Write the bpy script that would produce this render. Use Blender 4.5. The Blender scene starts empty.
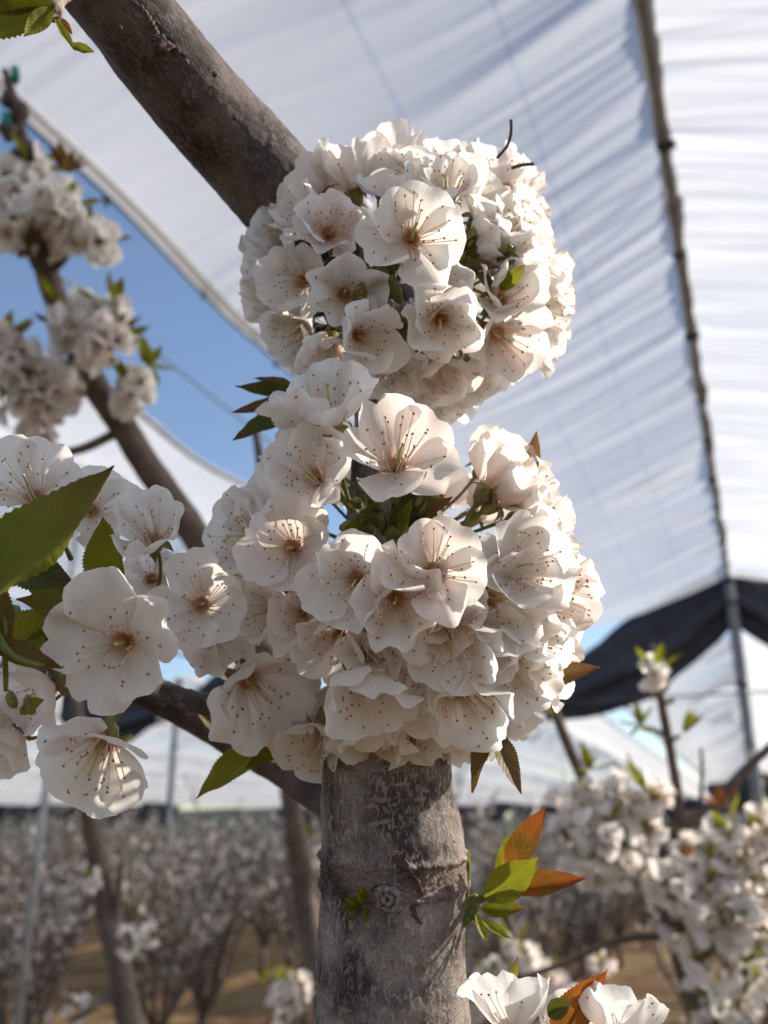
import bpy, math, random
from mathutils import Vector, Matrix, noise
R = math.radians
random.seed(7)
scene = bpy.context.scene
col = scene.collection

# ------------------------------------------------------------------ camera
F = 900.0
PITCH = R(19.7)
CAM = Vector((0, 0, 1.9))
RIGHT = Vector((1, 0, 0))
FWD = Vector((0, math.cos(PITCH), math.sin(PITCH)))
UP = Vector((0, -math.sin(PITCH), math.cos(PITCH)))
def at(px, py, d):
    """point seen at a picture position, d metres in front of the lens"""
    return CAM + FWD * d + RIGHT * ((px - 384) / F * d) + UP * ((512 - py) / F * d)
def cv(x, y, z):
    """direction: x right, y up, z towards the lens"""
    return (RIGHT * x + UP * y - FWD * z).normalized()
cam_d = bpy.data.cameras.new('camera'); cam = bpy.data.objects.new('camera', cam_d); col.objects.link(cam)
cam.location = CAM
cam.matrix_world = Matrix((( RIGHT.x, UP.x, -FWD.x, CAM.x), (RIGHT.y, UP.y, -FWD.y, CAM.y), (RIGHT.z, UP.z, -FWD.z, CAM.z), (0, 0, 0, 1)))
cam_d.sensor_fit = 'VERTICAL'; cam_d.sensor_height = 36; cam_d.lens = 36 * F / 1024
cam_d.clip_start = 0.02; cam_d.clip_end = 5000
cam_d.dof.use_dof = True; cam_d.dof.focus_distance = 0.302; cam_d.dof.aperture_fstop = 10.0
scene.camera = cam

# ------------------------------------------------------------------ materials
def new_mat(name):
    m = bpy.data.materials.new(name); m.use_nodes = True
    nt = m.node_tree; nt.nodes.clear()
    out = nt.nodes.new('ShaderNodeOutputMaterial')
    return m, nt, out
def ramp(nt, stops):
    n = nt.nodes.new('ShaderNodeValToRGB'); e = n.color_ramp.elements
    while len(e) < len(stops): e.new(0.5)
    for i, (p, c) in enumerate(stops):
        e[i].position = p; e[i].color = (c[0], c[1], c[2], 1)
    return n
def simple(name, c, rough=0.6, metal=0.0, var=0.0, scale=30, bump=0.0, trans=0.0, spec=0.3):
    m, nt, out = new_mat(name)
    p = nt.nodes.new('ShaderNodeBsdfPrincipled')
    p.inputs['Roughness'].default_value = rough; p.inputs['Metallic'].default_value = metal
    p.inputs['Specular IOR Level'].default_value = spec
    p.inputs['Base Color'].default_value = (*c, 1)
    L = nt.links
    if var or bump:
        tc = nt.nodes.new('ShaderNodeTexCoord'); nz = nt.nodes.new('ShaderNodeTexNoise')
        nz.inputs['Scale'].default_value = scale; nz.inputs['Detail'].default_value = 5
        L.new(tc.outputs['Object'], nz.inputs['Vector'])
        if var:
            a = tuple(max(0, x * (1 - var)) for x in c); b = tuple(min(1, x * (1 + var)) for x in c)
            r = ramp(nt, [(0.3, a), (0.7, b)]); L.new(nz.outputs['Fac'], r.inputs['Fac']); L.new(r.outputs['Color'], p.inputs['Base Color'])
        if bump:
            b_ = nt.nodes.new('ShaderNodeBump'); b_.inputs['Strength'].default_value = bump; b_.inputs['Distance'].default_value = 0.3 / scale
            L.new(nz.outputs['Fac'], b_.inputs['Height']); L.new(b_.outputs['Normal'], p.inputs['Normal'])
    sh = p
    if trans:
        t = nt.nodes.new('ShaderNodeBsdfTranslucent'); t.inputs['Color'].default_value = (*c, 1)
        if var: L.new(r.outputs['Color'], t.inputs['Color'])
        mx = nt.nodes.new('ShaderNodeMixShader'); mx.inputs['Fac'].default_value = trans
        L.new(p.outputs[0], mx.inputs[1]); L.new(t.outputs[0], mx.inputs[2]); sh = mx
    L.new(sh.outputs[0], out.inputs['Surface'])
    return m

def petal_mat():
    m, nt, out = new_mat('petal'); L = nt.links
    uv = nt.nodes.new('ShaderNodeUVMap'); sep = nt.nodes.new('ShaderNodeSeparateXYZ'); L.new(uv.outputs[0], sep.inputs[0])
    oi = nt.nodes.new('ShaderNodeObjectInfo')
    r = ramp(nt, [(0.0, (0.56, 0.42, 0.24)), (0.07, (0.79, 0.62, 0.53)), (0.18, (0.84, 0.77, 0.735)), (0.5, (0.87, 0.845, 0.815)), (1.0, (0.88, 0.86, 0.83))])
    L.new(sep.outputs['Y'], r.inputs['Fac'])
    # slight blush that differs between blossoms
    tint = nt.nodes.new('ShaderNodeMix'); tint.data_type = 'RGBA'; tint.blend_type = 'MULTIPLY'
    mr = nt.nodes.new('ShaderNodeMapRange'); mr.inputs[1].default_value = 0.5; mr.inputs[2].default_value = 1; mr.inputs[3].default_value = 0; mr.inputs[4].default_value = 0.9
    L.new(oi.outputs['Random'], mr.inputs[0]); L.new(mr.outputs[0], tint.inputs['Factor'])
    L.new(r.outputs['Color'], tint.inputs['A']); tint.inputs['B'].default_value = (1.0, 0.945, 0.93, 1)
    # veins: fan of fine lines along the petal
    mp = nt.nodes.new('ShaderNodeMapping'); mp.inputs['Scale'].default_value = (9, 0.7, 1); L.new(uv.outputs[0], mp.inputs[0])
    nz = nt.nodes.new('ShaderNodeTexNoise'); nz.inputs['Scale'].default_value = 1.6; nz.inputs['Detail'].default_value = 4; L.new(mp.outputs[0], nz.inputs['Vector'])
    b = nt.nodes.new('ShaderNodeBump'); b.inputs['Strength'].default_value = 0.35; b.inputs['Distance'].default_value = 0.0007
    L.new(nz.outputs['Fac'], b.inputs['Height'])
    vr = ramp(nt, [(0.30, (0.955, 0.935, 0.93)), (0.55, (1, 1, 1))]); L.new(nz.outputs['Fac'], vr.inputs['Fac'])
    t2 = nt.nodes.new('ShaderNodeMix'); t2.data_type = 'RGBA'; t2.blend_type = 'MULTIPLY'; t2.inputs['Factor'].default_value = 1
    L.new(tint.outputs['Result'], t2.inputs['A']); L.new(vr.outputs['Color'], t2.inputs['B'])
    p = nt.nodes.new('ShaderNodeBsdfPrincipled'); p.inputs['Roughness'].default_value = 0.55; p.inputs['Specular IOR Level'].default_value = 0.25
    p.inputs['Sheen Weight'].default_value = 0.1
    L.new(t2.outputs['Result'], p.inputs['Base Color']); L.new(b.outputs[0], p.inputs['Normal'])
    t = nt.nodes.new('ShaderNodeBsdfTranslucent'); L.new(t2.outputs['Result'], t.inputs['Color']); L.new(b.outputs[0], t.inputs['Normal'])
    mx = nt.nodes.new('ShaderNodeMixShader'); mx.inputs['Fac'].default_value = 0.56
    L.new(p.outputs[0], mx.inputs[1]); L.new(t.outputs[0], mx.inputs[2]); L.new(mx.outputs[0], out.inputs['Surface'])
    return m

def leaf_mat(name, c1, c2, trans=0.45, tip=None):
    m, nt, out = new_mat(name); L = nt.links
    uv = nt.nodes.new('ShaderNodeUVMap'); sep = nt.nodes.new('ShaderNodeSeparateXYZ'); L.new(uv.outputs[0], sep.inputs[0])
    # side veins: bands slanting away from the midrib
    ab = nt.nodes.new('ShaderNodeMath'); ab.operation = 'ABSOLUTE'; L.new(sep.outputs['X'], ab.inputs[0])
    mu = nt.nodes.new('ShaderNodeMath'); mu.operation = 'MULTIPLY_ADD'; L.new(ab.outputs[0], mu.inputs[0]); mu.inputs[1].default_value = -0.22; L.new(sep.outputs['Y'], mu.inputs[2])
    sc = nt.nodes.new('ShaderNodeMath'); sc.operation = 'MULTIPLY'; L.new(mu.outputs[0], sc.inputs[0]); sc.inputs[1].default_value = 62
    sn = nt.nodes.new('ShaderNodeMath'); sn.operation = 'SINE'; L.new(sc.outputs[0], sn.inputs[0])
    pw = nt.nodes.new('ShaderNodeMapRange'); L.new(sn.outputs[0], pw.inputs[0]); pw.inputs[1].default_value = 0.75; pw.inputs[2].default_value = 1
    mid = nt.nodes.new('ShaderNodeMapRange'); L.new(ab.outputs[0], mid.inputs[0]); mid.inputs[1].default_value = 0.07; mid.inputs[2].default_value = 0.0
    mxv = nt.nodes.new('ShaderNodeMath'); mxv.operation = 'MAXIMUM'; L.new(pw.outputs[0], mxv.inputs[0]); L.new(mid.outputs[0], mxv.inputs[1])
    tc = nt.nodes.new('ShaderNodeTexCoord'); nz = nt.nodes.new('ShaderNodeTexNoise'); nz.inputs['Scale'].default_value = 90; nz.inputs['Detail'].default_value = 6
    L.new(tc.outputs['Object'], nz.inputs['Vector'])
    r = ramp(nt, [(0.3, c1), (0.7, c2)]); L.new(nz.outputs['Fac'], r.inputs['Fac'])
    last = r.outputs['Color']
    if tip:
        tr = nt.nodes.new('ShaderNodeMapRange'); L.new(sep.outputs['Y'], tr.inputs[0]); tr.inputs[1].default_value = 0.55; tr.inputs[2].default_value = 1.0
        tm = nt.nodes.new('ShaderNodeMix'); tm.data_type = 'RGBA'; L.new(tr.outputs[0], tm.inputs['Factor']); L.new(last, tm.inputs['A']); tm.inputs['B'].default_value = (*tip, 1); last = tm.outputs['Result']
    vm = nt.nodes.new('ShaderNodeMix'); vm.data_type = 'RGBA'
    vf = nt.nodes.new('ShaderNodeMath'); vf.operation = 'MULTIPLY'; L.new(mxv.outputs[0], vf.inputs[0]); vf.inputs[1].default_value = 0.16
    L.new(vf.outputs[0], vm.inputs['Factor']); L.new(last, vm.inputs['A']); vm.inputs['B'].default_value = (min(1, c2[0] * 1.6 + .03), min(1, c2[1] * 1.5 + .03), c2[2] * 1.5, 1)
    b = nt.nodes.new('ShaderNodeBump'); b.inputs['Strength'].default_value = 0.5; b.inputs['Distance'].default_value = 0.001; b.invert = True
    ad = nt.nodes.new('ShaderNodeMath'); ad.operation = 'MULTIPLY_ADD'; L.new(nz.outputs['Fac'], ad.inputs[0]); ad.inputs[1].default_value = 0.5; L.new(mxv.outputs[0], ad.inputs[2])
    L.new(ad.outputs[0], b.inputs['Height'])
    p = nt.nodes.new('ShaderNodeBsdfPrincipled'); p.inputs['Roughness'].default_value = 0.5; p.inputs['Specular IOR Level'].default_value = 0.28
    L.new(vm.outputs['Result'], p.inputs['Base Color']); L.new(b.outputs[0], p.inputs['Normal'])
    t = nt.nodes.new('ShaderNodeBsdfTranslucent'); L.new(vm.outputs['Result'], t.inputs['Color'])
    br = nt.nodes.new('ShaderNodeMix'); br.data_type = 'RGBA'; br.blend_type = 'MULTIPLY'
    mx = nt.nodes.new('ShaderNodeMixShader'); mx.inputs['Fac'].default_value = trans
    L.new(p.outputs[0], mx.inputs[1]); L.new(t.outputs[0], mx.inputs[2]); L.new(mx.outputs[0], out.inputs['Surface'])
    return m

def bark_mat(name, dark, mid, light, lich=0.5, bump=0.9):
    """uv in metres: x around the stem, y along it"""
    m, nt, out = new_mat(name); L = nt.links
    uv = nt.nodes.new('ShaderNodeUVMap')
    def noi(sx, sy, scale, detail=6, rough=0.6, dist=0.0):
        mp = nt.nodes.new('ShaderNodeMapping'); mp.inputs['Scale'].default_value = (sx, sy, 1); L.new(uv.outputs[0], mp.inputs[0])
        n = nt.nodes.new('ShaderNodeTexNoise'); n.inputs['Scale'].default_value = scale; n.inputs['Detail'].default_value = detail
        n.inputs['Roughness'].default_value = rough; n.inputs['Distortion'].default_value = dist
        L.new(mp.outputs[0], n.inputs['Vector']); return n
    big = noi(1, 0.8, 45, 4)
    wig = noi(1, 0.38, 520, 3, 0.5, 1.6)
    fine = noi(1, 1, 1600, 4)
    hor = noi(0.25, 1, 300, 4)
    base = ramp(nt, [(0.40, dark), (0.5, mid), (0.62, tuple(x * 1.75 for x in mid))]); L.new(big.outputs['Fac'], base.inputs['Fac'])
    lm = nt.nodes.new('ShaderNodeMapRange'); L.new(wig.outputs['Fac'], lm.inputs[0]); lm.inputs[1].default_value = 0.50; lm.inputs[2].default_value = 0.55; lm.inputs[4].default_value = lich
    lz = nt.nodes.new('ShaderNodeMapRange'); L.new(noi(1, .7, 70, 3).outputs['Fac'], lz.inputs[0]); lz.inputs[1].default_value = .38; lz.inputs[2].default_value = .6; lz.inputs[3].default_value = .35
    lq = nt.nodes.new('ShaderNodeMath'); lq.operation = 'MULTIPLY'; L.new(lm.outputs[0], lq.inputs[0]); L.new(lz.outputs[0], lq.inputs[1])
    mx = nt.nodes.new('ShaderNodeMix'); mx.data_type = 'RGBA'; L.new(lq.outputs[0], mx.inputs['Factor']); L.new(base.outputs['Color'], mx.inputs['A']); mx.inputs['B'].default_value = (*light, 1)
    fm = ramp(nt, [(0.3, (0.72, 0.70, 0.69)), (0.62, (1.12, 1.12, 1.12))]); L.new(fine.outputs['Fac'], fm.inputs['Fac'])
    m2 = nt.nodes.new('ShaderNodeMix'); m2.data_type = 'RGBA'; m2.blend_type = 'MULTIPLY'; m2.inputs['Factor'].default_value = 1
    L.new(mx.outputs['Result'], m2.inputs['A']); L.new(fm.outputs['Color'], m2.inputs['B'])
    hm = ramp(nt, [(0.28, (0.55, 0.50, 0.47)), (0.42, (1, 1, 1))]); L.new(hor.outputs['Fac'], hm.inputs['Fac'])
    m3 = nt.nodes.new('ShaderNodeMix'); m3.data_type = 'RGBA'; m3.blend_type = 'MULTIPLY'; m3.inputs['Factor'].default_value = 0.7
    L.new(m2.outputs['Result'], m3.inputs['A']); L.new(hm.outputs['Color'], m3.inputs['B'])
    h1 = nt.nodes.new('ShaderNodeMath'); h1.operation = 'MULTIPLY_ADD'; L.new(fine.outputs['Fac'], h1.inputs[0]); h1.inputs[1].default_value = 0.35; L.new(lm.outputs[0], h1.inputs[2])
    b = nt.nodes.new('ShaderNodeBump'); b.inputs['Strength'].default_value = bump; b.inputs['Distance'].default_value = 0.0012; L.new(h1.outputs[0], b.inputs['Height'])
    p = nt.nodes.new('ShaderNodeBsdfPrincipled'); p.inputs['Roughness'].default_value = 0.7; p.inputs['Specular IOR Level'].default_value = 0.25
    L.new(m3.outputs['Result'], p.inputs['Base Color']); L.new(b.outputs[0], p.inputs['Normal']); L.new(p.outputs[0], out.inputs['Surface'])
    return m

def cover_mat():
    """thin woven plastic: uv in metres, x across from the ridge, y along the row"""
    m, nt, out = new_mat('cover_fabric'); L = nt.links
    uv = nt.nodes.new('ShaderNodeUVMap'); sep = nt.nodes.new('ShaderNodeSeparateXYZ'); L.new(uv.outputs[0], sep.inputs[0])
    mp = nt.nodes.new('ShaderNodeMapping'); mp.inputs['Scale'].default_value = (0.5, 2.5, 1); L.new(uv.outputs[0], mp.inputs[0])
    nz = nt.nodes.new('ShaderNodeTexNoise'); nz.inputs['Scale'].default_value = 3; nz.inputs['Detail'].default_value = 6; L.new(mp.outputs[0], nz.inputs['Vector'])
    c = ramp(nt, [(0.3, (0.82, 0.84, 0.87)), (0.7, (0.88, 0.89, 0.91))]); L.new(nz.outputs['Fac'], c.inputs['Fac'])
    # two blue marker threads woven along the row on each panel
    last = c.outputs['Color']
    for pos in (0.42, 0.80):
        d = nt.nodes.new('ShaderNodeMath'); d.operation = 'SUBTRACT'; L.new(sep.outputs['X'], d.inputs[0]); d.inputs[1].default_value = pos
        a = nt.nodes.new('ShaderNodeMath'); a.operation = 'ABSOLUTE'; L.new(d.outputs[0], a.inputs[0])
        r = nt.nodes.new('ShaderNodeMath'); r.operation = 'LESS_THAN'; L.new(a.outputs[0], r.inputs[0]); r.inputs[1].default_value = 0.005
        f = nt.nodes.new('ShaderNodeMath'); f.operation = 'MULTIPLY'; L.new(r.outputs[0], f.inputs[0]); f.inputs[1].default_value = 0.4
        mx = nt.nodes.new('ShaderNodeMix'); mx.data_type = 'RGBA'; L.new(f.outputs[0], mx.inputs['Factor']); L.new(last, mx.inputs['A']); mx.inputs['B'].default_value = (0.22, 0.40, 0.72, 1)
        last = mx.outputs['Result']
    d = nt.nodes.new('ShaderNodeBsdfDiffuse'); L.new(last, d.inputs['Color'])
    t = nt.nodes.new('ShaderNodeBsdfTranslucent'); th = nt.nodes.new('ShaderNodeMix'); th.data_type = 'RGBA'; th.blend_type = 'MULTIPLY'; th.inputs['Factor'].default_value = 1; L.new(last, th.inputs['A']); th.inputs['B'].default_value = (0.80, 0.80, 0.80, 1); L.new(th.outputs['Result'], t.inputs['Color'])
    tr = nt.nodes.new('ShaderNodeBsdfTransparent'); tr.inputs['Color'].default_value = (0.97, 0.985, 1, 1)
    m1 = nt.nodes.new('ShaderNodeMixShader'); m1.inputs['Fac'].default_value = 0.62; L.new(d.outputs[0], m1.inputs[1]); L.new(t.outputs[0], m1.inputs[2])
    m2 = nt.nodes.new('ShaderNodeMixShader'); m2.inputs['Fac'].default_value = 0.22; L.new(m1.outputs[0], m2.inputs[1]); L.new(tr.outputs[0], m2.inputs[2])
    L.new(m2.outputs[0], out.inputs['Surface'])
    return m

M = {}
M['petal'] = petal_mat()
M['filament'] = simple('filament', (0.93, 0.84, 0.73), 0.5, trans=0.4)
M['anther'] = simple('anther', (0.40, 0.20, 0.065), 0.7, var=0.5, scale=700)
M['heart'] = simple('flower_heart', (0.56, 0.27, 0.17), 0.5, var=0.3, scale=400)
M['pistil'] = simple('pistil', (0.42, 0.46, 0.16), 0.4)
M['calyx'] = simple('calyx', (0.20, 0.17, 0.055), 0.45, var=0.45, scale=150)
M['stalk'] = simple('stalk', (0.13, 0.15, 0.03), 0.5, var=0.35, scale=120)
M['green'] = leaf_mat('leaf_green', (0.13, 0.145, 0.010), (0.19, 0.20, 0.014), 0.58, tip=(0.15, 0.09, 0.02))
M['fresh'] = leaf_mat('leaf_fresh', (0.19, 0.20, 0.012), (0.25, 0.25, 0.02), 0.5)
M['bronze'] = leaf_mat('leaf_bronze', (0.13, 0.08, 0.03), (0.17, 0.12, 0.03), 0.4, tip=(0.17, 0.07, 0.03))
M['orange'] = leaf_mat('leaf_orange', (0.11, 0.065, 0.012), (0.32, 0.105, 0.016), 0.5, tip=(0.25, 0.055, 0.016))
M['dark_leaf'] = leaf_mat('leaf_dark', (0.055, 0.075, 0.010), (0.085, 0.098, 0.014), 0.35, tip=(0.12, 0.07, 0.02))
M['bark'] = bark_mat('bark', (0.055, 0.039, 0.035), (0.172, 0.142, 0.126), (0.40, 0.355, 0.315), 0.55)
M['ring_bark'] = bark_mat('ring_bark', (0.045, 0.030, 0.025), (0.13, 0.092, 0.075), (0.30, 0.25, 0.21), 0.45)
M['limb_bark'] = bark_mat('limb_bark', (0.034, 0.024, 0.022), (0.075, 0.058, 0.053), (0.21, 0.18, 0.165), 0.5, 0.9)
M['far_bark'] = simple('far_bark', (0.11, 0.082, 0.068), 0.8, var=0.35, scale=40, bump=0.4)
M['lenticel'] = simple('lenticel', (0.27, 0.19, 0.125), 0.85, var=0.3, scale=900, bump=0.3)
M['cork'] = simple('cork', (0.22, 0.18, 0.16), 0.85, var=0.5, scale=700, bump=0.8)
M['wart'] = simple('wart', (0.085, 0.058, 0.05), 0.85, var=0.5, scale=600, bump=0.8)
M['redbark'] = simple('inner_bark', (0.095, 0.055, 0.042), 0.8, var=0.5, scale=500, bump=0.7)
M['far_leaf'] = simple('far_leaf', (0.11, 0.14, 0.025), 0.5, var=0.4, scale=30, trans=0.4)
M['far_petal'] = simple('far_petal', (0.80, 0.76, 0.73), 0.6, trans=0.35)
M['cover'] = cover_mat()
M['hem'] = simple('hem', (0.74, 0.74, 0.72), 0.8, var=0.06, scale=6, trans=0.45)
M['seam'] = simple('seam', (0.30, 0.31, 0.33), 0.85, var=0.3, scale=8, trans=0.2)
M['net'] = simple('shade_net', (0.050, 0.060, 0.085), 0.8, var=0.25, scale=9, trans=0.1)
M['steel'] = simple('steel', (0.34, 0.36, 0.38), 0.5, metal=0.5, var=0.2, scale=20)
M['post'] = simple('post', (0.20, 0.22, 0.24), 0.6, metal=0.3, var=0.25, scale=14)
M['wire'] = simple('wire', (0.12, 0.13, 0.15), 0.5, metal=0.5)
M['clip'] = simple('clip', (0.05, 0.05, 0.06), 0.6)
M['tie'] = simple('tie', (0.02, 0.20, 0.19), 0.5)
M['dry'] = simple('dry', (0.07, 0.055, 0.05), 0.8)

# ------------------------------------------------------------------ mesh builder
class MB:
    def __init__(s): s.v = []; s.f = []; s.m = []; s.uv = []
    def face(s, idx, mi=0, uvs=None):
        s.f.append(idx); s.m.append(mi); s.uv.append(uvs if uvs else [(0, 0)] * len(idx))
    def grid(s, pts, uvs=None, mi=0, close=False):
        """pts[i][j] -> quads"""
        b = len(s.v); nu = len(pts); nv = len(pts[0])
        for row in pts: s.v.extend(row)
        for i in range(nu - 1):
            for j in range(nv if close else nv - 1):
                k = (j + 1) % nv
                q = (b + i * nv + j, b + i * nv + k, b + (i + 1) * nv + k, b + (i + 1) * nv + j)
                if uvs:
                    k2 = j + 1
                    u = [uvs[i][j], uvs[i][k2], uvs[i + 1][k2], uvs[i + 1][j]]
                else: u = None
                s.face(q, mi, u)
    def tube(s, pts, rad, sides=6, mi=0, caps=True, uvm=False):
        n = len(pts); pts = [Vector(p) for p in pts]
        t0 = (pts[1] - pts[0]).normalized()
        ref = Vector((0, 0, 1)) if abs(t0.z) < 0.9 else Vector((1, 0, 0))
        a = t0.cross(ref).normalized()
        rows = []; uvs = []; arc = 0
        for i in range(n):
            t = (pts[min(i + 1, n - 1)] - pts[max(i - 1, 0)]).normalized()
            a = (a - t * a.dot(t)).normalized(); b = t.cross(a)
            r = rad[i] if isinstance(rad, (list, tuple)) else rad
            rows.append([pts[i] + (a * math.cos(2 * math.pi * j / sides) + b * math.sin(2 * math.pi * j / sides)) * r for j in range(sides)])
            if i: arc += (pts[i] - pts[i - 1]).length
            uvs.append([(j / sides * 2 * math.pi * r, arc) for j in range(sides + 1)])
        b0 = len(s.v)
        s.grid(rows, uvs, mi, close=True)
        if caps:
            s.face(tuple(b0 + j for j in range(sides))[::-1], mi); s.face(tuple(b0 + (n - 1) * sides + j for j in range(sides)), mi)
    def blob(s, c, r, mi=0, seg=6, rings=4, axis=None, stretch=1.0, rough=0.0):
        c = Vector(c); axis = (axis or Vector((0, 0, 1))).normalized()
        rot = axis.to_track_quat('Z', 'Y')
        rows = []
        for i in range(rings + 1):
            th = math.pi * (0.02 + 0.96 * i / rings)
            row = []
            for j in range(seg):
                ph = 2 * math.pi * j / seg
                d = Vector((math.sin(th) * math.cos(ph), math.sin(th) * math.sin(ph), math.cos(th) * stretch))
                k = r * (1 + (noise.noise(d * 2.3 + c * 900) * rough if rough else 0))
                row.append(c + rot @ (d * k))
            rows.append(row)
        b0 = len(s.v); s.grid(rows, None, mi, close=True)
        s.face(tuple(b0 + j for j in range(seg)), mi); s.face(tuple(b0 + rings * seg + j for j in range(seg))[::-1], mi)
    def add(s, other, mat=None, moff=0):
        b = len(s.v)
        s.v.extend([(mat @ Vector(p)) if mat else Vector(p) for p in other.v])
        for f, m_, u in zip(other.f, other.m, other.uv):
            s.f.append(tuple(b + i for i in f)); s.m.append(m_ + moff); s.uv.append(u)
    def mesh(s, name, mats, smooth=True):
        me = bpy.data.meshes.new(name)
        me.from_pydata([tuple(p) for p in s.v], [], s.f)
        for m_ in mats: me.materials.append(m_)
        me.polygons.foreach_set('material_index', s.m)
        if smooth: me.polygons.foreach_set('use_smooth', [True] * len(s.f))
        ul = me.uv_layers.new(name='UVMap')
        flat = []
        for u in s.uv:
            for a in u: flat.extend(a)
        ul.data.foreach_set('uv', flat)
        me.update(); return me
def obj(name, me, parent=None, mat=None):
    o = bpy.data.objects.new(name, me); col.objects.link(o)
    if parent: o.parent = parent
    if mat is not None: o.matrix_local = mat
    return o
def thing(name, label, cat, loc=(0, 0, 0), group=None):
    o = bpy.data.objects.new(name, None); col.objects.link(o); o.empty_display_size = 0.1
    o.location = loc; o['label'] = label; o['category'] = cat
    if group: o['group'] = group
    return o
def tag(o, label=None, cat=None, group=None, kind=None):
    for k, v in (('label', label), ('category', cat), ('group', group), ('kind', kind)):
        if v: o[k] = v
    return o
def part(name, mb, mats, root, smooth=True):
    """mesh built in world coordinates, linked as a child of root (root is never rotated)"""
    off = Vector(root.location)
    if root.parent: off = off + Vector(root.parent.location)
    mb.v = [Vector(p) - off for p in mb.v]
    return obj(name, mb.mesh(name, mats if isinstance(mats, list) else [mats], smooth), root)
def catmull(pts, n):
    """pts: list of tuples of floats; smooth resample"""
    out = []
    P = [Vector(p) if len(p) <= 4 else p for p in pts]
    for i in range(len(P) - 1):
        p0 = P[max(i - 1, 0)]; p1 = P[i]; p2 = P[i + 1]; p3 = P[min(i + 2, len(P) - 1)]
        for k in range(n):
            t = k / n
            out.append(0.5 * ((2 * p1) + (p2 - p0) * t + (2 * p0 - 5 * p1 + 4 * p2 - p3) * t * t + (3 * p1 - p0 - 3 * p2 + p3) * t ** 3))
    out.append(P[-1]); return out
def lerp(a, b, t): return a + (b - a) * t

# ------------------------------------------------------------------ blossoms
def petal_pts(rng, o, L, W, nu=13, nv=17, extra=0.0, ruff=1.0):
    a0 = R(lerp(38, 64, o) + rng.uniform(-9, 9)); a1 = R(lerp(-14, 90, o) + rng.uniform(-20, 20) + extra)
    kc = rng.uniform(0.45, 0.95) * lerp(1.25, 0.8, o); ph = rng.uniform(0, 6.28); ph2 = rng.uniform(0, 50)
    fr = rng.uniform(3.5, 6); amp = rng.uniform(0.0006, 0.0016) * ruff; notch = rng.uniform(0.02, 0.13); nx = rng.uniform(-0.2, 0.2)
    curl = rng.uniform(-0.0026, 0.0040) * ruff
    prof = []; r = 0.0; z = 0.0; NS = 40
    for i in range(NS + 1):
        u = i / NS; a = lerp(a0, a1, u ** 0.85); prof.append((r, z, a)); r += math.sin(a) * L / NS; z += math.cos(a) * L / NS
    rows = []; uvs = []
    for i in range(nu):
        u0 = i / (nu - 1); row = []; ur = []
        for j in range(nv):
            v = -1 + 2 * j / (nv - 1)
            edge = 0.60 + 0.40 * math.sqrt(max(0, 1 - abs(v) ** 2.3)) - notch * math.exp(-((v - nx) / 0.16) ** 2)
            edge += 0.05 * noise.noise(Vector((v * 4.5, ph2, 0))) * ruff
            u = u0 * edge
            k = min(NS - 1e-6, u * NS); ki = int(k); fr_ = k - ki
            p0 = prof[ki]; p1 = prof[ki + 1]; rr = lerp(p0[0], p1[0], fr_); zz = lerp(p0[1], p1[1], fr_); a = lerp(p0[2], p1[2], fr_)
            w = W * (0.14 + 0.86 * math.sin(min(1.0, u / 0.62) * math.pi / 2) ** 1.15)
            phi = v * kc; x = w / kc * math.sin(phi); d = w / kc * (1 - math.cos(phi))
            d += amp * u0 * u0 * math.sin(fr * v + ph) * 1.3 + curl * max(0, u0 - 0.65) ** 1.0 * (abs(v) + 0.4) * 1.5
            d += 0.0030 * ruff * noise.noise(Vector((v * 1.6, u * 2.2, ph2))) * u0
            row.append(Vector((x, 0.0024 + rr - math.cos(a) * d, zz + math.sin(a) * d)))
            ur.append((v * 0.5, u0))
        rows.append(row); uvs.append(ur)
    return rows, uvs
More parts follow.
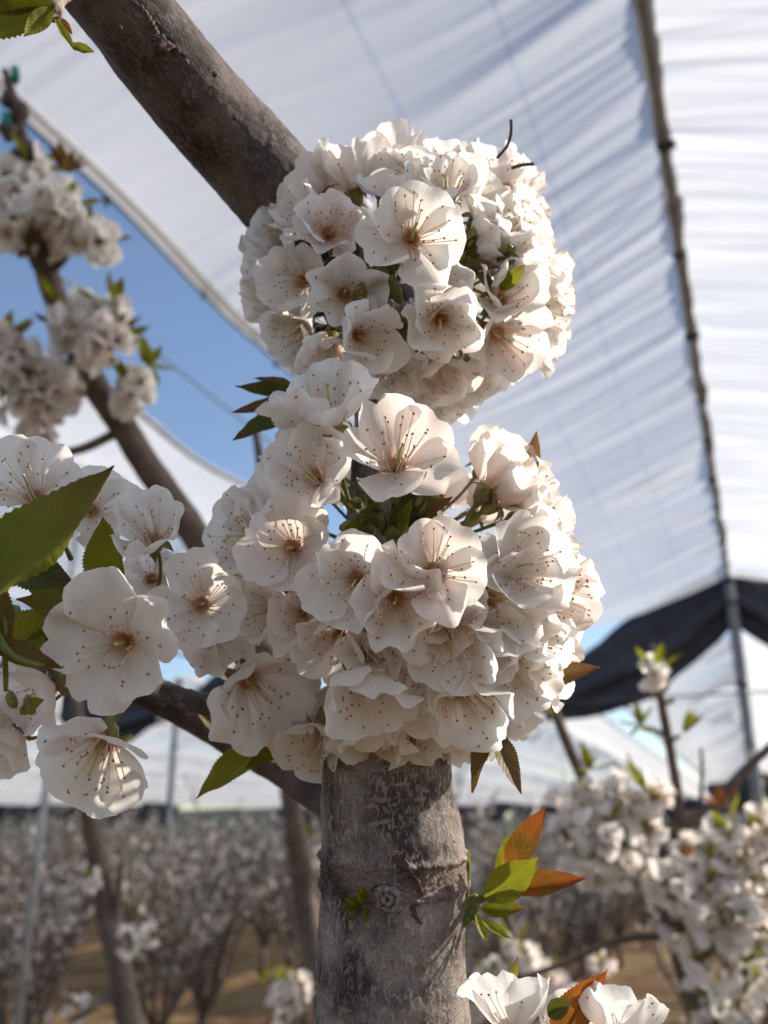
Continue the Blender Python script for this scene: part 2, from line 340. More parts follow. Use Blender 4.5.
def make_blossom(seed, o, small=False):
    """returns petals, stamens, calyx builders; base at origin, opening along +Z"""
    rng = random.Random(seed)
    pet = MB(); n = 5
    for k in range(n):
        L = 0.0182 * rng.uniform(0.90, 1.10); W = 0.0102 * rng.uniform(0.90, 1.12)
        if small: rows, uvs = petal_pts(rng, o, L, W, 4, 5, ruff=0.7)
        else: rows, uvs = petal_pts(rng, o, L, W, extra=rng.choice([0, 0, 0, -22, 18]) * (0.4 + 0.6 * o))
        tw = R(10 + rng.uniform(-9, 7)); lift = (k % 2) * 0.0006
        rz = Matrix.Rotation(2 * math.pi * k / n + R(rng.uniform(-6, 6)), 4, 'Z')
        ty = Matrix.Rotation(tw, 4, 'Y')
        rows = [[rz @ (ty @ (p - Vector((0, 0.0024, 0))) + Vector((0, 0.0024, lift))) for p in r_] for r_ in rows]
        pet.grid(rows, uvs)
    # heart: inside of the cup
    rows = []
    for i in range(4):
        t = i / 3; rows.append([Vector((math.cos(a) * lerp(0.0031, 0.0004, t), math.sin(a) * lerp(0.0031, 0.0004, t), lerp(0.0006, -0.0022, t))) for a in [2 * math.pi * j / 10 for j in range(10)]])
    sta = MB()
    if not small:
        sta.grid(rows, None, 2, close=True)
        ns = rng.randint(24, 30)
        for k in range(ns):
            az = 2 * math.pi * (k + rng.uniform(-.3, .3)) / ns; tilt = R(rng.uniform(8, lerp(34, 66, o))); ln = rng.uniform(0.0085, 0.0165)
            p = Vector((math.cos(az) * 0.0024, math.sin(az) * 0.0024, -0.0002)); pts = [p]
            bend = rng.uniform(-0.5, 0.35); az2 = az + rng.uniform(-.4, .4)
            for q in range(4):
                t = tilt * (1 + bend * q / 3)
                p = p + Vector((math.sin(t) * math.cos(az2), math.sin(t) * math.sin(az2), math.cos(t))) * (ln / 4); pts.append(p)
            sta.tube(pts, [0.00022, 0.00020, 0.00018, 0.00016, 0.00014], 4, 0, caps=False)
            sta.blob(p, 0.00037, 1, 5, 3, axis=Vector((rng.uniform(-1, 1), rng.uniform(-1, 1), 0.5)), stretch=1.45)
        pts = [Vector((0, 0, -0.002)), Vector((0.0003, 0, 0.003)), Vector((0.0009, 0.0004, 0.008)), Vector((0.0018, 0.0005, 0.0118))]
        sta.tube(pts, [0.00085, 0.0005, 0.00034, 0.0003], 6, 3); sta.blob(pts[-1], 0.0006, 3, 6, 3)
    cal = MB()
    prof = [(0.0031, 0.0004), (0.0033, -0.001), (0.0029, -0.0032), (0.0024, -0.0052), (0.0013, -0.0066), (0.0008, -0.0074)]
    seg = 6 if small else 12
    cal.grid([[Vector((math.cos(2 * math.pi * j / seg) * r, math.sin(2 * math.pi * j / seg) * r, z)) for j in range(seg)] for r, z in prof], None, 0, close=True)
    if not small:
        for k in range(5):
            az = 2 * math.pi * (k + .5) / 5 + rng.uniform(-.1, .1); rows = []
            for i in range(5):
                t = i / 4; w = 0.0017 * math.sin(math.pi * (0.28 + 0.70 * t)) ; rad = 0.0031 + 0.0050 * t - 0.0012 * t * t; z = -0.0004 - 0.0042 * t * t * rng.uniform(0.8, 1.2)
                rows.append([Vector((rad * math.cos(az) - s * w * math.sin(az), rad * math.sin(az) + s * w * math.cos(az), z + abs(s) * 0.0004)) for s in (-1, 0, 1)])
            cal.grid(rows)
    stk = MB(); bx = rng.uniform(-0.006, 0.006); by = rng.uniform(-0.006, 0.006)
    pts = [Vector((bx * (t / 5) ** 2, by * (t / 5) ** 2, -0.007 - 0.024 * t / 5)) for t in range(6)]
    stk.tube(pts, [0.0009, 0.00075, 0.0007, 0.0007, 0.0008, 0.0010], 5 if small else 7)
    return pet, sta, cal, stk
VAR = []
for i, o in enumerate((0.10, 0.22, 0.34, 0.34, 0.46, 0.46, 0.56, 0.56, 0.68, 0.68, 0.82, 0.92)):
    pet, sta, cal, stk = make_blossom(100 + i, o)
    VAR.append((o, pet, pet.mesh('petals', [M['petal']]), sta.mesh('stamens', [M['filament'], M['anther'], M['heart'], M['pistil']]), cal.mesh('calyx', [M['calyx']]), stk.mesh('stalk', [M['stalk']])))
_use = [0] * len(VAR)
def pick(o):
    c = sorted(range(len(VAR)), key=lambda i: abs(VAR[i][0] - o) + _use[i] * 0.012)[0]; _use[c] += 1; return VAR[c]
def frame(base, axis, roll, s):
    q = axis.to_track_quat('Z', 'Y')
    return Matrix.Translation(base) @ (q.to_matrix().to_4x4() @ Matrix.Rotation(roll, 4, 'Z')) @ Matrix.Diagonal((s, s, s, 1))
def blossom(root, px, py, d, face, o, s=1.0, roll=None, shift=True, label=None):
    ax = cv(*face); p = at(px, py, d)
    side = math.sqrt(max(0, 1 - (ax.dot(-FWD)) ** 2))
    if shift: p = p - ax * (lerp(0.009, 0.002, o) * s)
    mw = frame(p, ax, random.uniform(0, 6.28) if roll is None else roll, s)
    v = pick(o)
    mw.translation -= Vector(root.location)
    b = obj('blossom', v[2], root, mw)
    if label: b['label'] = label
    obj('stamens', v[3], b); obj('calyx', v[4], b); obj('stalk', v[5], b)
    return b

# ------------------------------------------------------------------ leaves
def leaf_mb(L, W, seed, fold=0.35, curve=0.5, twist=0.2, serr=22, amp=0.085):
    rng = random.Random(seed); mb = MB(); nu = serr * 3; nv = 9; rows = []; uvs = []
    x = 0; z = 0; ds = L / nu; ph = rng.uniform(0, 20)
    for i in range(nu + 1):
        u = i / nu; a = curve * (u - 0.35)
        w = W * 0.5 * (math.sin(math.pi * min(1, u) ** 0.86) ** 0.9) * (1 - 0.25 * u ** 3) + 0.0003
        if u > 0.86: w = max(w * (1.0 - 0.3 * (u - 0.86) / 0.14), 0.0002)
        saw = (i % 3) / 2.0
        row = []; ur = []
        tw = twist * (u - 0.3)
        for j in range(nv):
            v = -1 + 2 * j / (nv - 1); ww = w * (1 + (amp * (saw - 0.5) if abs(v) > 0.99 else 0))
            y = v * ww * math.cos(fold); h = abs(v) * ww * math.sin(fold) + 0.0026 * (W / 0.03) * noise.noise(Vector((u * 5, v * 2, ph))) * abs(v)
            y2 = y * math.cos(tw) - h * math.sin(tw); h2 = y * math.sin(tw) + h * math.cos(tw)
            sx = -math.sin(a) * h2; sz = math.cos(a) * h2
            row.append(Vector((x + sx - (0.35 * ds * (saw if abs(v) > 0.99 else 0)), y2, z + sz))); ur.append((v, u))
        rows.append(row); uvs.append(ur)
        x += math.cos(a) * ds; z += math.sin(a) * ds
    mb.grid(rows, uvs, 0)
    return mb, Vector((x, 0, z))
_ls = [0]
def leaf(root, b, t, width, nrm, mat, fold=0.35, curve=0.5, twist=0.2, stem=None, label=None, name='leaf', serr=22):
    """b,t: (px,py,depth) of the base and the tip; width as a share of length; nrm: way the upper side looks"""
    _ls[0] += 1
    B = at(*b); T = at(*t); L = (T - B).length
    mb, end = leaf_mb(L * 1.02, L * width, _ls[0], fold, curve, twist, serr)
    X = (T - B).normalized(); n = cv(*nrm); Z = (n - X * n.dot(X)).normalized(); Y = Z.cross(X)
    rot = Matrix((X, Y, Z)).transposed()
    # align chord of the curved leaf with X
    ang = math.atan2(end.z, end.x); rot = rot @ Matrix.Rotation(ang, 3, 'Y')
    mb.v = [rot @ p + B for p in mb.v]
    if stem:
        S = at(*stem); mid = (S + B) / 2 + n * (-0.08 * (S - B).length)
        mb.tube(catmull([S, mid, B, B + (T - B) * 0.12], 4), 0.0007, 5, 1)
    o = part(name, mb, [M[mat], M['stalk']], root)
    if label: o['label'] = label
    return o

# ------------------------------------------------------------------ stems
def stem_mesh(ctrl, sides, n, rough=0.04, bump_fn=None, seed=0, cap=True):
    """ctrl: [(point, radius)]; returns MB with uv in metres"""
    P = catmull([c[0] for c in ctrl], n); Rd = catmull([Vector((c[1], 0, 0)) for c in ctrl], n)
    mb = MB(); rows = []; uvs = []; arc = 0
    t0 = (P[1] - P[0]).normalized(); a = RIGHT.copy(); a = (a - t0 * a.dot(t0)).normalized()
    rm = sum(r.x for r in Rd) / len(Rd)
    for i, p in enumerate(P):
        t = (P[min(i + 1, len(P) - 1)] - P[max(i - 1, 0)]).normalized()
        a = (a - t * a.dot(t)).normalized(); b = t.cross(a)
        if i: arc += (p - P[i - 1]).length
        row = []; r = Rd[i].x
        for j in range(sides):
            th = 2 * math.pi * j / sides; d = a * math.cos(th) + b * math.sin(th)
            q = Vector((math.cos(th) * r, math.sin(th) * r, arc + seed))
            k = r * (1 + rough * (noise.noise(q * (1.3 / rm)) + 0.5 * noise.noise(q * (4 / rm)) + 0.3 * noise.noise(q * (11 / rm))))
            if bump_fn: k += bump_fn(p + d * r, d, th, arc)
            row.append(p + d * k)
        rows.append(row); uvs.append([(j / sides * 2 * math.pi * rm, arc) for j in range(sides + 1)])
    b0 = len(mb.v); mb.grid(rows, uvs, 0, close=True)
    if cap:
        mb.face(tuple(b0 + j for j in range(sides))[::-1], 0); mb.face(tuple(b0 + (len(P) - 1) * sides + j for j in range(sides)), 0)
    return mb, P, Rd

D0 = 0.352
def pr(px, d): return px / F * d

# ------------------------------------------------------------------ the near cherry tree
foot = at(392, 1130, 0.337); foot.z = 0
tree = thing('cherry_tree', 'cherry tree in front with grey trunk, bent limb and two large balls of white blossom', 'tree', foot)
low = at(392, 1130, 0.337)
def tk(px, py, d, r): return (at(px, py, d), pr(r, d))
ring_p = at(393, 868, 0.352); trunk_axis = (at(393, 800, 0.356) - at(393, 950, 0.347)).normalized()
def trunk_bump(p, d, th, arc):
    h = (p - ring_p).dot(trunk_axis); k = 0
    h2 = h + 0.0012 * noise.noise(Vector((th * 2.2, 3.1, 0)))
    # graft ring: two raised ragged lips with a flat band between them
    for c, a, w in ((0.0058, 0.0017, 0.0010), (-0.0052, 0.0015, 0.0016)):
        k += a * math.exp(-((h2 - c) / w) ** 2) * (0.6 + 0.9 * noise.noise(Vector((th * 19, c * 900, h * 500))))
    if abs(h2) < 0.006: k += 0.0004 + 0.0010 * noise.noise(Vector((th * 22, h * 900, 5)))
    k += 0.00022 * noise.noise(Vector((th * 12, arc * 220, 8))) + 0.00016 * noise.noise(Vector((th * 30, arc * 700, 2)))
    return k
down = [((foot + Vector((0, 0, -0.05))), 0.045), (foot + Vector((0, 0, 0.25)), 0.036), (foot + Vector((0, 0, 0.9)), 0.033)]
# rough lower stem, then a finely divided upper stem
mbl, _, _ = stem_mesh(down + [(low - Vector((0, 0, 0.2)), 0.0315), (low, pr(85, 0.337)), tk(392, 1060, 0.341, 80)], 28, 6, 0.05)
mbt, Pt, Rt = stem_mesh([tk(392, 1064, 0.3405, 79.5), tk(393, 1020, 0.3435, 77.5), tk(391, 960, 0.347, 74), tk(393, 900, 0.350, 72.5), tk(394, 868, 0.352, 72), tk(391, 830, 0.354, 70), tk(387, 790, 0.356, 66), tk(392, 700, 0.361, 60), tk(395, 600, 0.367, 55), tk(394, 500, 0.376, 46), tk(390, 415, 0.388, 36), tk(380, 320, 0.398, 44)], 200, 24, 0.018, trunk_bump)
for i, f in enumerate(mbt.f):
    p = Vector(mbt.v[f[0]]); h = (p - ring_p).dot(trunk_axis)
    if abs(h + .0003 + .0018 * noise.noise(p * 500)) < .0066 + .0012 * noise.noise(p * 900): mbt.m[i] = 1
mbl.add(mbt)
part('trunk', mbl, [M['bark'], M['ring_bark']], tree)
def limb_bump(p, d, th, arc):
    return 0.00022 * noise.noise(Vector((th * 9, arc * 160, 8))) + 0.0005 * max(0, noise.noise(Vector((th * 5, arc * 120, 21))) - 0.25)
mb, Pl, Rl = stem_mesh([tk(390, 400, 0.392, 34), tk(372, 310, 0.402, 46), tk(325, 242, 0.408, 47), tk(275, 188, 0.400, 47.5), tk(238, 146, 0.392, 47), tk(182, 83, 0.375, 46), tk(118, 0, 0.358, 46), tk(44, -95, 0.340, 47), tk(-120, -300, 0.32, 50)], 96, 30, 0.025, limb_bump)
part('limb', mb, M['limb_bark'], tree)
mb, _, _ = stem_mesh([tk(392, 905, 0.39, 30), tk(350, 818, 0.43, 23), tk(300, 776, 0.455, 21), tk(255, 750, 0.465, 19), tk(205, 722, 0.47, 17), tk(160, 697, 0.465, 17), tk(100, 672, 0.45, 14), tk(40, 648, 0.44, 12), tk(-60, 600, 0.43, 11)], 32, 10, 0.05)
part('limb', mb, M['limb_bark'], tree)
mb, _, _ = stem_mesh([tk(166, 690, 0.40, 9), tk(190, 701, 0.39, 11), tk(215, 705, 0.385, 11), tk(260, 712, 0.385, 12), tk(330, 760, 0.37, 16), tk(380, 830, 0.36, 16)], 24, 10, 0.08)
part('branch', mb, M['limb_bark'], tree)
mb, _, _ = stem_mesh([tk(60, 668, 0.40, 9), tk(20, 640, 0.34, 9), tk(-20, 610, 0.30, 9), tk(-80, 590, 0.29, 9)], 20, 8, 0.08)
part('branch', mb, M['limb_bark'], tree)

def on_trunk(px, py, lift=0.0):
    """nearest point on the upper trunk along the line of sight"""
    d0 = (at(px, py, 1) - CAM).normalized(); best = None
    for i in range(0, len(Pt) - 1):
        p = Pt[i]; r = Rt[i].x; rel = p - CAM; t = rel.dot(d0); q = CAM + d0 * t; off = q - p
        ax = (Pt[i + 1] - p).normalized(); along = off.dot(ax)
        if abs(along) < 0.002:
            lat = (off - ax * along).length
            if lat < r * 0.995:
                c = CAM + d0 * (t - math.sqrt(r * r - lat * lat)); n = (c - p); n = (n - ax * n.dot(ax)).normalized(); sc = abs(along)
                if best is None or sc < best[0]: best = (sc, c + n * lift, n, ax)
    return best[1:]
# lenticels: short corky slits across the bark
rng = random.Random(5)
lent = [(381, 800, 20), (380, 823, 22), (344, 822, 11), (366, 792, 12), (402, 785, 14), (420, 799, 13), (414, 775, 10), (395, 853, 16), (360, 990, 17), (372, 999, 16), (412, 992, 15), (390, 967, 15), (365, 960, 10), (447, 962, 12), (449, 948, 11), (435, 975, 9), (441, 990, 12), (447, 1015, 12), (345, 1010, 10), (430, 1004, 9), (340, 950, 9), (408, 942, 10), (426, 925, 8), (455, 840, 7), (452, 815, 8), (456, 797, 7), (345, 790, 9), (333, 845, 8), (350, 1030, 14), (400, 1034, 14), (430, 765, 10)]
for x, y, w in lent:
    try: c, n, ax = on_trunk(x, y, -0.0001)
    except Exception: continue
    side = ax.cross(n).normalized(); mb = MB(); hl = pr(w * 1.2, 0.33) / 2
    rows = []
    for i in range(9):
        t = -1 + 2 * i / 8; wd = 0.00062 * math.sqrt(max(0.02, 1 - t * t)) * rng.uniform(0.8, 1.2); ctr = c + side * t * hl - n * (t * hl) ** 2 / 0.052 + ax * 0.0003 * rng.uniform(-1, 1)
        rows.append([ctr + ax * wd * q + n * h for q, h in ((-1.5, -0.0002), (-1, 0.0004), (-0.35, 0.00045), (0, 0.00012), (0.35, 0.00045), (1, 0.0004), (1.5, -0.0002))])
    mb.grid(rows); part('lenticel', mb, M['lenticel'], tree)
# bud scar with its raised rings, and the torn flap of bark beside it
c, n, ax = on_trunk(388, 898); side = ax.cross(n).normalized(); mb = MB()
prof = [(0.0072, -0.0006), (0.0066, 0.0006), (0.0058, 0.0012), (0.0052, 0.0006), (0.0046, 0.0012), (0.0042, 0.0026), (0.0034, 0.0034), (0.0028, 0.0026), (0.0022, 0.0032), (0.0014, 0.0038), (0.0006, 0.0030), (0.0001, 0.0028)]
rows = []
for r, z in prof:
    row = []
    for j in range(30):
        a = 2 * math.pi * j / 30; q = Vector((math.cos(a) * 2, math.sin(a) * 2, r * 800)); rr = r * (1 + 0.30 * noise.noise(q * 1.3 + Vector((5, 2, 0)))); zz = z + 0.0012 * noise.noise(q * 2.6) + .0006 * noise.noise(q * 6)
        row.append(c + side * math.cos(a) * rr + ax * math.sin(a) * rr + n * (zz - rr * rr * math.cos(a) ** 2 / 0.052))
    rows.append(row)
mb.grid(rows, None, 0, close=True)
for i in range(len(mb.m)):
    if i // 30 in (2, 7, 10): mb.m[i] = 1
part('bud_scar', mb, [M['cork'], M['dry']], tree)
mb = MB(); rows = []
path = [(402, 858), (407, 866), (411, 874), (417, 884), (420, 892), (416, 900), (412, 908), (415, 916), (419, 922)]
for k in range(len(path) * 3 - 2):
    i, f = divmod(k, 3); a = path[i]; b = path[min(i + 1, len(path) - 1)]; x = lerp(a[0], b[0], f / 3) + rng.uniform(-.8, .8); y = lerp(a[1], b[1], f / 3)
    row = []
    for w_, h in ((-15, -0.0002), (-11, 0.0010), (-5, 0.0013), (0, 0.0026), (2.5, 0.0030), (4, 0.0012), (6, -0.0003)):
        w2 = w_ * (0.75 + 0.4 * noise.noise(Vector((k * .7, w_, 0)))); cc, nn, _ = on_trunk(x + w2, y, h * (0.8 + 0.6 * noise.noise(Vector((k * .9, 4, w_)))))
        row.append(cc)
    rows.append(row)
mb.grid(rows); part('bark_flap', mb, M['redbark'], tree)
# old spur stub on the upper limb
mb = MB(); c = at(160, 47, 0.3135)
for r, z in ((0.0062, 0.0),): pass
ax = cv(0.55, -0.8, 0.25); nl = cv(-0.1, -0.15, 1); sd = cv(0.83, 0.55, 0)
for (q, r, st) in ((c + nl * -0.0012, 0.0044, 0.5), (c + nl * 0.0002, 0.0028, 0.8), (c + cv(-.4, .6, .3) * 0.003, 0.0018, 1)):
    mb.blob(q, r, 0, 14, 9, axis=nl, stretch=st, rough=0.8)
pts = [c + cv(-.1, .3, .9) * 0.001, at(155, 32, 0.312), at(150, 22, 0.312), at(143, 10, 0.312), at(132, 2, 0.313)]
P = catmull(pts, 6); mb.tube(P, [0.0014 * (1 - 0.5 * i / len(P)) * (1.0 + 0.35 * math.sin(i * 2.4) + 0.2 * math.sin(i * 4.1)) for i in range(len(P))], 8, 0)
part('spur_stub', mb, M['wart'], tree)
for x, y, r in ((176, 50, 0.0016), (186, 62, 0.0012), (215, 74, 0.0011), (120, 28, 0.0009), (235, 118, 0.001)):
    mb = MB(); mb.blob(at(x, y, 0.314 + (y - 40) * 0.00012), r, 0, 10, 6, axis=nl, stretch=0.7, rough=0.4); part('bark_wart', mb, M['wart'], tree)

# ---- blossoms: (px, py, (facing right, up, to the lens), openness, size)
UX, UY, URX, URY, UD, UR_ = 411, 277, 152, 126, 0.388, 0.060
LX, LY, LRX, LRY, LD, LR = 402, 585, 178, 184, 0.362, 0.066
def ball(px, py, B):
    cx, cy, rx, ry, D, r = B
    e = ((px - cx) / rx) ** 2 + ((py - cy) / ry) ** 2
    return D - r * math.sqrt(max(0.0, 1 - e))
UB = (UX, UY, URX, URY, UD, UR_); LB = (LX, LY, LRX, LRY, LD, LR)
upper = [
 (412, 236, (0.12, -0.05, 1), .68, 1.15, -.010), (331, 230, (0.30, 0.0, .95), .44, 1.05, -.006), (268, 243, (-.55, -.1, .8), .40, 1.0, 0), (449, 184, (.15, .55, .75), .36, 1.05, -.004),
 (392, 185, (-.15, .7, .55), .50, 1.0, 0), (350, 170, (-.2, .92, .25), .34, 1.05, -.010), (314, 180, (-.6, .75, .2), .40, 1.05, -.016), (492, 172, (.3, .8, .45), .44, 1.0, 0),
 (527, 203, (.65, .2, .65), .40, 1.0, 0), (540, 252, (.85, .2, .4), .36, .95, 0), (552, 316, (.75, -.3, .55), .56, .98, 0), (512, 344, (.35, -.4, .85), .46, 1.1, -.004),
 (442, 322, (-.05, -.35, .9), .36, 1.08, -.006), (440, 290, (.1, .3, .9), .46, .85, .006), (364, 338, (.35, -.2, .85), .34, 1.08, -.006), (345, 295, (.05, -.2, .9), .46, 1.0, .002),
 (270, 303, (-.65, -.2, .65), .22, .95, .004), (298, 280, (-.35, -.25, .85), .46, 1.0, .002), (290, 335, (-.5, -.6, .5), .46, .95, .006), (330, 352, (-.15, -.65, .7), .46, 1.0, .004),
 (440, 376, (.0, -.75, .6), .36, 1.05, 0), (412, 386, (-.15, -.85, .4), .46, 1.0, .006), (470, 380, (.25, -.8, .4), .46, .95, .006), (500, 372, (.35, -.75, .45), .46, .95, .004),
 (506, 292, (.25, .15, .9), .40, 1.05, -.002), (484, 246, (.75, .35, .2), .34, .85, .010), (424, 168, (.05, .95, .2), .46, 1.0, .004), (458, 166, (.2, .95, .1), .36, 1.0, .006),
 (512, 178, (.55, .75, .3), .46, .9, .004), (555, 282, (.9, .0, .3), .46, .95, .004), (378, 164, (0, .95, .1), .22, .95, .008), (262, 270, (-.9, .1, .2), .46, .95, .006),
 (390, 360, (.0, -.6, .75), .34, .95, .008), (486, 208, (.35, .45, .8), .40, 1.0, .004), (512, 232, (.55, .3, .75), .34, .95, .004), (470, 262, (.3, .3, .85), .22, .8, .014), (398, 408, (-.05, -.8, .5), .40, 1.0, -.004), (448, 402, (.15, -.85, .4), .40, .95, 0), (533, 225, (.9, .4, -.1), .34, .95, .012), (548, 345, (.8, -.55, .1), .40, .92, .012), (296, 214, (-.55, .35, .7), .46, 1.0, -.012),
]
lower = [
 (330, 406, (-.12, .80, .45), .30, 1.15, -.046), (303, 410, (-.5, .75, .4), .30, 1.0, -.030), (396, 458, (.05, .55, .80), .60, 1.22, -.012), (312, 474, (-.2, .28, .92), .52, 1.12, -.004), (290, 546, (-.22, .05, 1), .50, 1.12, -.002),
 (250, 536, (-.65, .2, .65), .56, 1.08, .002), (354, 580, (-.12, .2, .95), .46, 1.10, -.006), (434, 568, (.12, .18, 1), .66, 1.0, -.008), (398, 600, (.0, -.12, 1), .40, 1.08, -.008),
 (500, 466, (.45, .8, -.1), .10, 1.0, .000), (516, 490, (.75, .5, .1), .20, 1.0, 0), (536, 512, (.8, .25, .45), .36, 1.0, 0), (518, 565, (.45, .1, .85), .44, 1.12, -.004),
 (560, 597, (.75, -.1, .6), .22, 1.15, -.004), (496, 602, (.4, .0, .85), .46, 1.1, .002), (452, 640, (.22, -.3, .9), .56, 1.12, -.004), (365, 688, (.0, -.5, .85), .40, 1.18, -.008),
 (252, 690, (.42, -.25, .85), .46, 1.50, -.012), (372, 730, (.0, -.8, .55), .36, 1.1, 0), (418, 724, (.15, -.78, .55), .46, 1.05, .004), (466, 700, (.28, -.42, .85), .40, 1.22, -.010),
 (512, 668, (.5, -.55, .6), .46, 1.08, 0), (470, 738, (.35, -.85, .2), .34, 1.05, .008), (318, 738, (-.1, -.6, .7), .46, 1.15, -.004), (300, 614, (-.2, -.05, .95), .36, .9, .004),
 (262, 612, (-.45, .0, .85), .46, .9, .008), (336, 642, (-.05, -.45, .85), .46, 1.0, .002), (532, 645, (.65, -.35, .6), .46, 1.0, .002), (420, 672, (.05, -.5, .8), .46, 1.0, .004),
 (546, 540, (.85, .1, .4), .40, 1.0, .004), (372, 640, (.0, -.2, .95), .36, 1.0, .002), (246, 580, (-.8, 0, .4), .46, 1.0, .01), (556, 570, (.95, 0, .2), .34, .95, .010),
 (284, 728, (-.3, -.6, .6), .42, 1.1, .002), (345, 742, (.05, -.95, .2), .46, 1.0, .010), (400, 745, (.1, -.95, .1), .46, 1.0, .012), (500, 715, (.5, -.8, .1), .40, 1.0, .012),
 (236, 648, (-.6, -.3, .6), .46, 1.0, .008), (545, 668, (.8, -.5, .1), .46, .95, .012), (300, 450, (-.75, .45, .3), .40, 1.0, .01), (262, 500, (-.85, .4, .2), .46, 1.0, .010), (440, 605, (.1, .0, .95), .5, 1.0, .006), (480, 640, (.3, -.2, .9), .46, 1.0, .004)]
left = [
 (120, 644, 0.288, (-.02, .02, 1), .84, 1.32, 0.3), (98, 752, 0.294, (-.08, -.42, .9), .58, 1.30, None), (150, 532, 0.315, (.0, .55, .82), .44, 1.05, None), (200, 604, 0.318, (.12, .2, .95), .72, 1.12, None),
 (28, 490, 0.318, (-.1, .55, .8), .62, 1.25, None), (92, 508, 0.335, (.35, .3, .85), .68, 1.0, None), (38, 692, 0.325, (-.45, -.25, .5), .46, 1.1, None), (10, 745, .33, (-.4, -.5, .6), .4, 1.0, None), (0, 716, 0.335, (-.7, -.4, .2), .46, 1.0, None),
 (152, 578, 0.345, (.3, .2, .9), .6, .85, None), (215, 640, 0.350, (.2, -.3, .9), .46, .9, None)]
random.seed(21)
jr = random.Random(11)
for B, k_, lst in ((UB, .97, upper), (LB, 1.0, lower)):
    for px, py, f, o, s, dz in lst:
        e = math.hypot((px - B[0]) / B[2], (py - B[1]) / B[3]); j = 1 + ((jr.uniform(-.09, .02) if B is UB else jr.uniform(-.03, .03)) if e > .75 else 0)
        f = tuple(a + jr.uniform(-.16, .16) for a in f)
        blossom(tree, B[0] + (px - B[0]) * j, B[1] + (py - B[1]) * j, ball(px, py, B) + 0.006 + dz + jr.uniform(-.003, .003), f, o + jr.uniform(-.08, .08), s * k_ * jr.uniform(.93, 1.07))
for px, py, d, f, o, s, rl in left: blossom(tree, px, py, d, f, o, s * 0.92, rl)
for px, py, d, f, o, s in ((511, 1012, 0.300, (.05, .75, -.45), .44, 1.05), (622, 1022, 0.300, (.15, .75, -.40), .40, 1.0), (575, 1040, 0.320, (0, .6, .7), .5, 1.0)):
    blossom(tree, px, py, d, f, o, s)
# the far sides of the two balls, too many to see one by one
fill = MB(); rng = random.Random(3)
SM = [make_blossom(300 + i, o) for i, o in enumerate((0.34, 0.46, 0.56))]
for B, n in ((UB, 34), (LB, 42)):
    c = at(B[0], B[1], B[4])
    for k in range(n):
        while True:
            v = Vector((rng.gauss(0, 1), rng.gauss(0, 1), rng.gauss(0, 1))).normalized()
            if v.z < 0.05: break
        kk = rng.uniform(.66, .90)
        p = c + RIGHT * v.x * pr(B[2], B[4]) * kk + UP * v.y * pr(B[3], B[4]) * kk + FWD * (-v.z) * B[5] * kk
        ax = (RIGHT * v.x + UP * v.y - FWD * v.z).normalized()
        pet, sta, cal, stk = SM[k % 3]; mw = frame(p, ax, rng.uniform(0, 6.28), rng.uniform(.9, 1.05)); fill.add(pet, mw, 0); fill.add(cal, mw, 1); fill.add(stk, mw, 1)
tag(part('blossoms', fill, [M['petal'], M['calyx']], tree), kind='stuff')

# ---- spurs: bud scales, bracts and small leaves in the middle of each ball
def spur(name, c, nb, spread, seed):
    rng = random.Random(seed); mb = MB()
    for k in range(nb):
        px = c[0] + rng.uniform(-1, 1) * spread[0]; py = c[1] + rng.uniform(-1, 1) * spread[1]; d = c[2] + rng.uniform(-.006, .008)
        a = cv(rng.uniform(-.8, .8), rng.uniform(.0, 1), rng.uniform(.2, 1)); p = at(px, py, d)
        mb.blob(p, rng.uniform(.0018, .0030), rng.choice([0, 1, 1]), 8, 5, axis=a, stretch=rng.uniform(1.4, 2.4), rough=.3)
    part(name, mb, [M['calyx'], M['stalk']], tree)
spur('bud_cluster', (392, 512, 0.325), 26, (45, 22), 1)
spur('bud_cluster', (382, 290, 0.352), 14, (28, 34), 2)
spur('bud_cluster', (478, 255, 0.352), 14, (32, 26), 3)
leaf(tree, (395, 528, .322), (452, 497, .312), .42, (.0, .7, .7), 'bronze', .5, .5)
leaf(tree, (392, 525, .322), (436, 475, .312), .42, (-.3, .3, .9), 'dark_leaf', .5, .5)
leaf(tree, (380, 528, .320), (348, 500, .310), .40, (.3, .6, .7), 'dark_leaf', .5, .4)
leaf(tree, (372, 520, .322), (340, 535, .312), .40, (.0, .6, .7), 'green', .5, .4)
leaf(tree, (400, 535, .318), (412, 500, .308), .40, (-.6, .2, .7), 'green', .5, .3)
leaf(tree, (455, 265, .352), (500, 268, .342), .40, (0, .6, .7), 'bronze', .5, .3)
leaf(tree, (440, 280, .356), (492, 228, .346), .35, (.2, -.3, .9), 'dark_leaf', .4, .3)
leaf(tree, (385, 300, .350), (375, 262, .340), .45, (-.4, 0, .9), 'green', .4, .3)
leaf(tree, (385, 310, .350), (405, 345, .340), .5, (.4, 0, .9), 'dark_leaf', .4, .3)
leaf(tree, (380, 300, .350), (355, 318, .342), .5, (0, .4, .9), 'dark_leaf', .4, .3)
leaf(tree, (500, 290, .345), (525, 265, .335), .4, (.3, .2, .9), 'green', .4, .3)
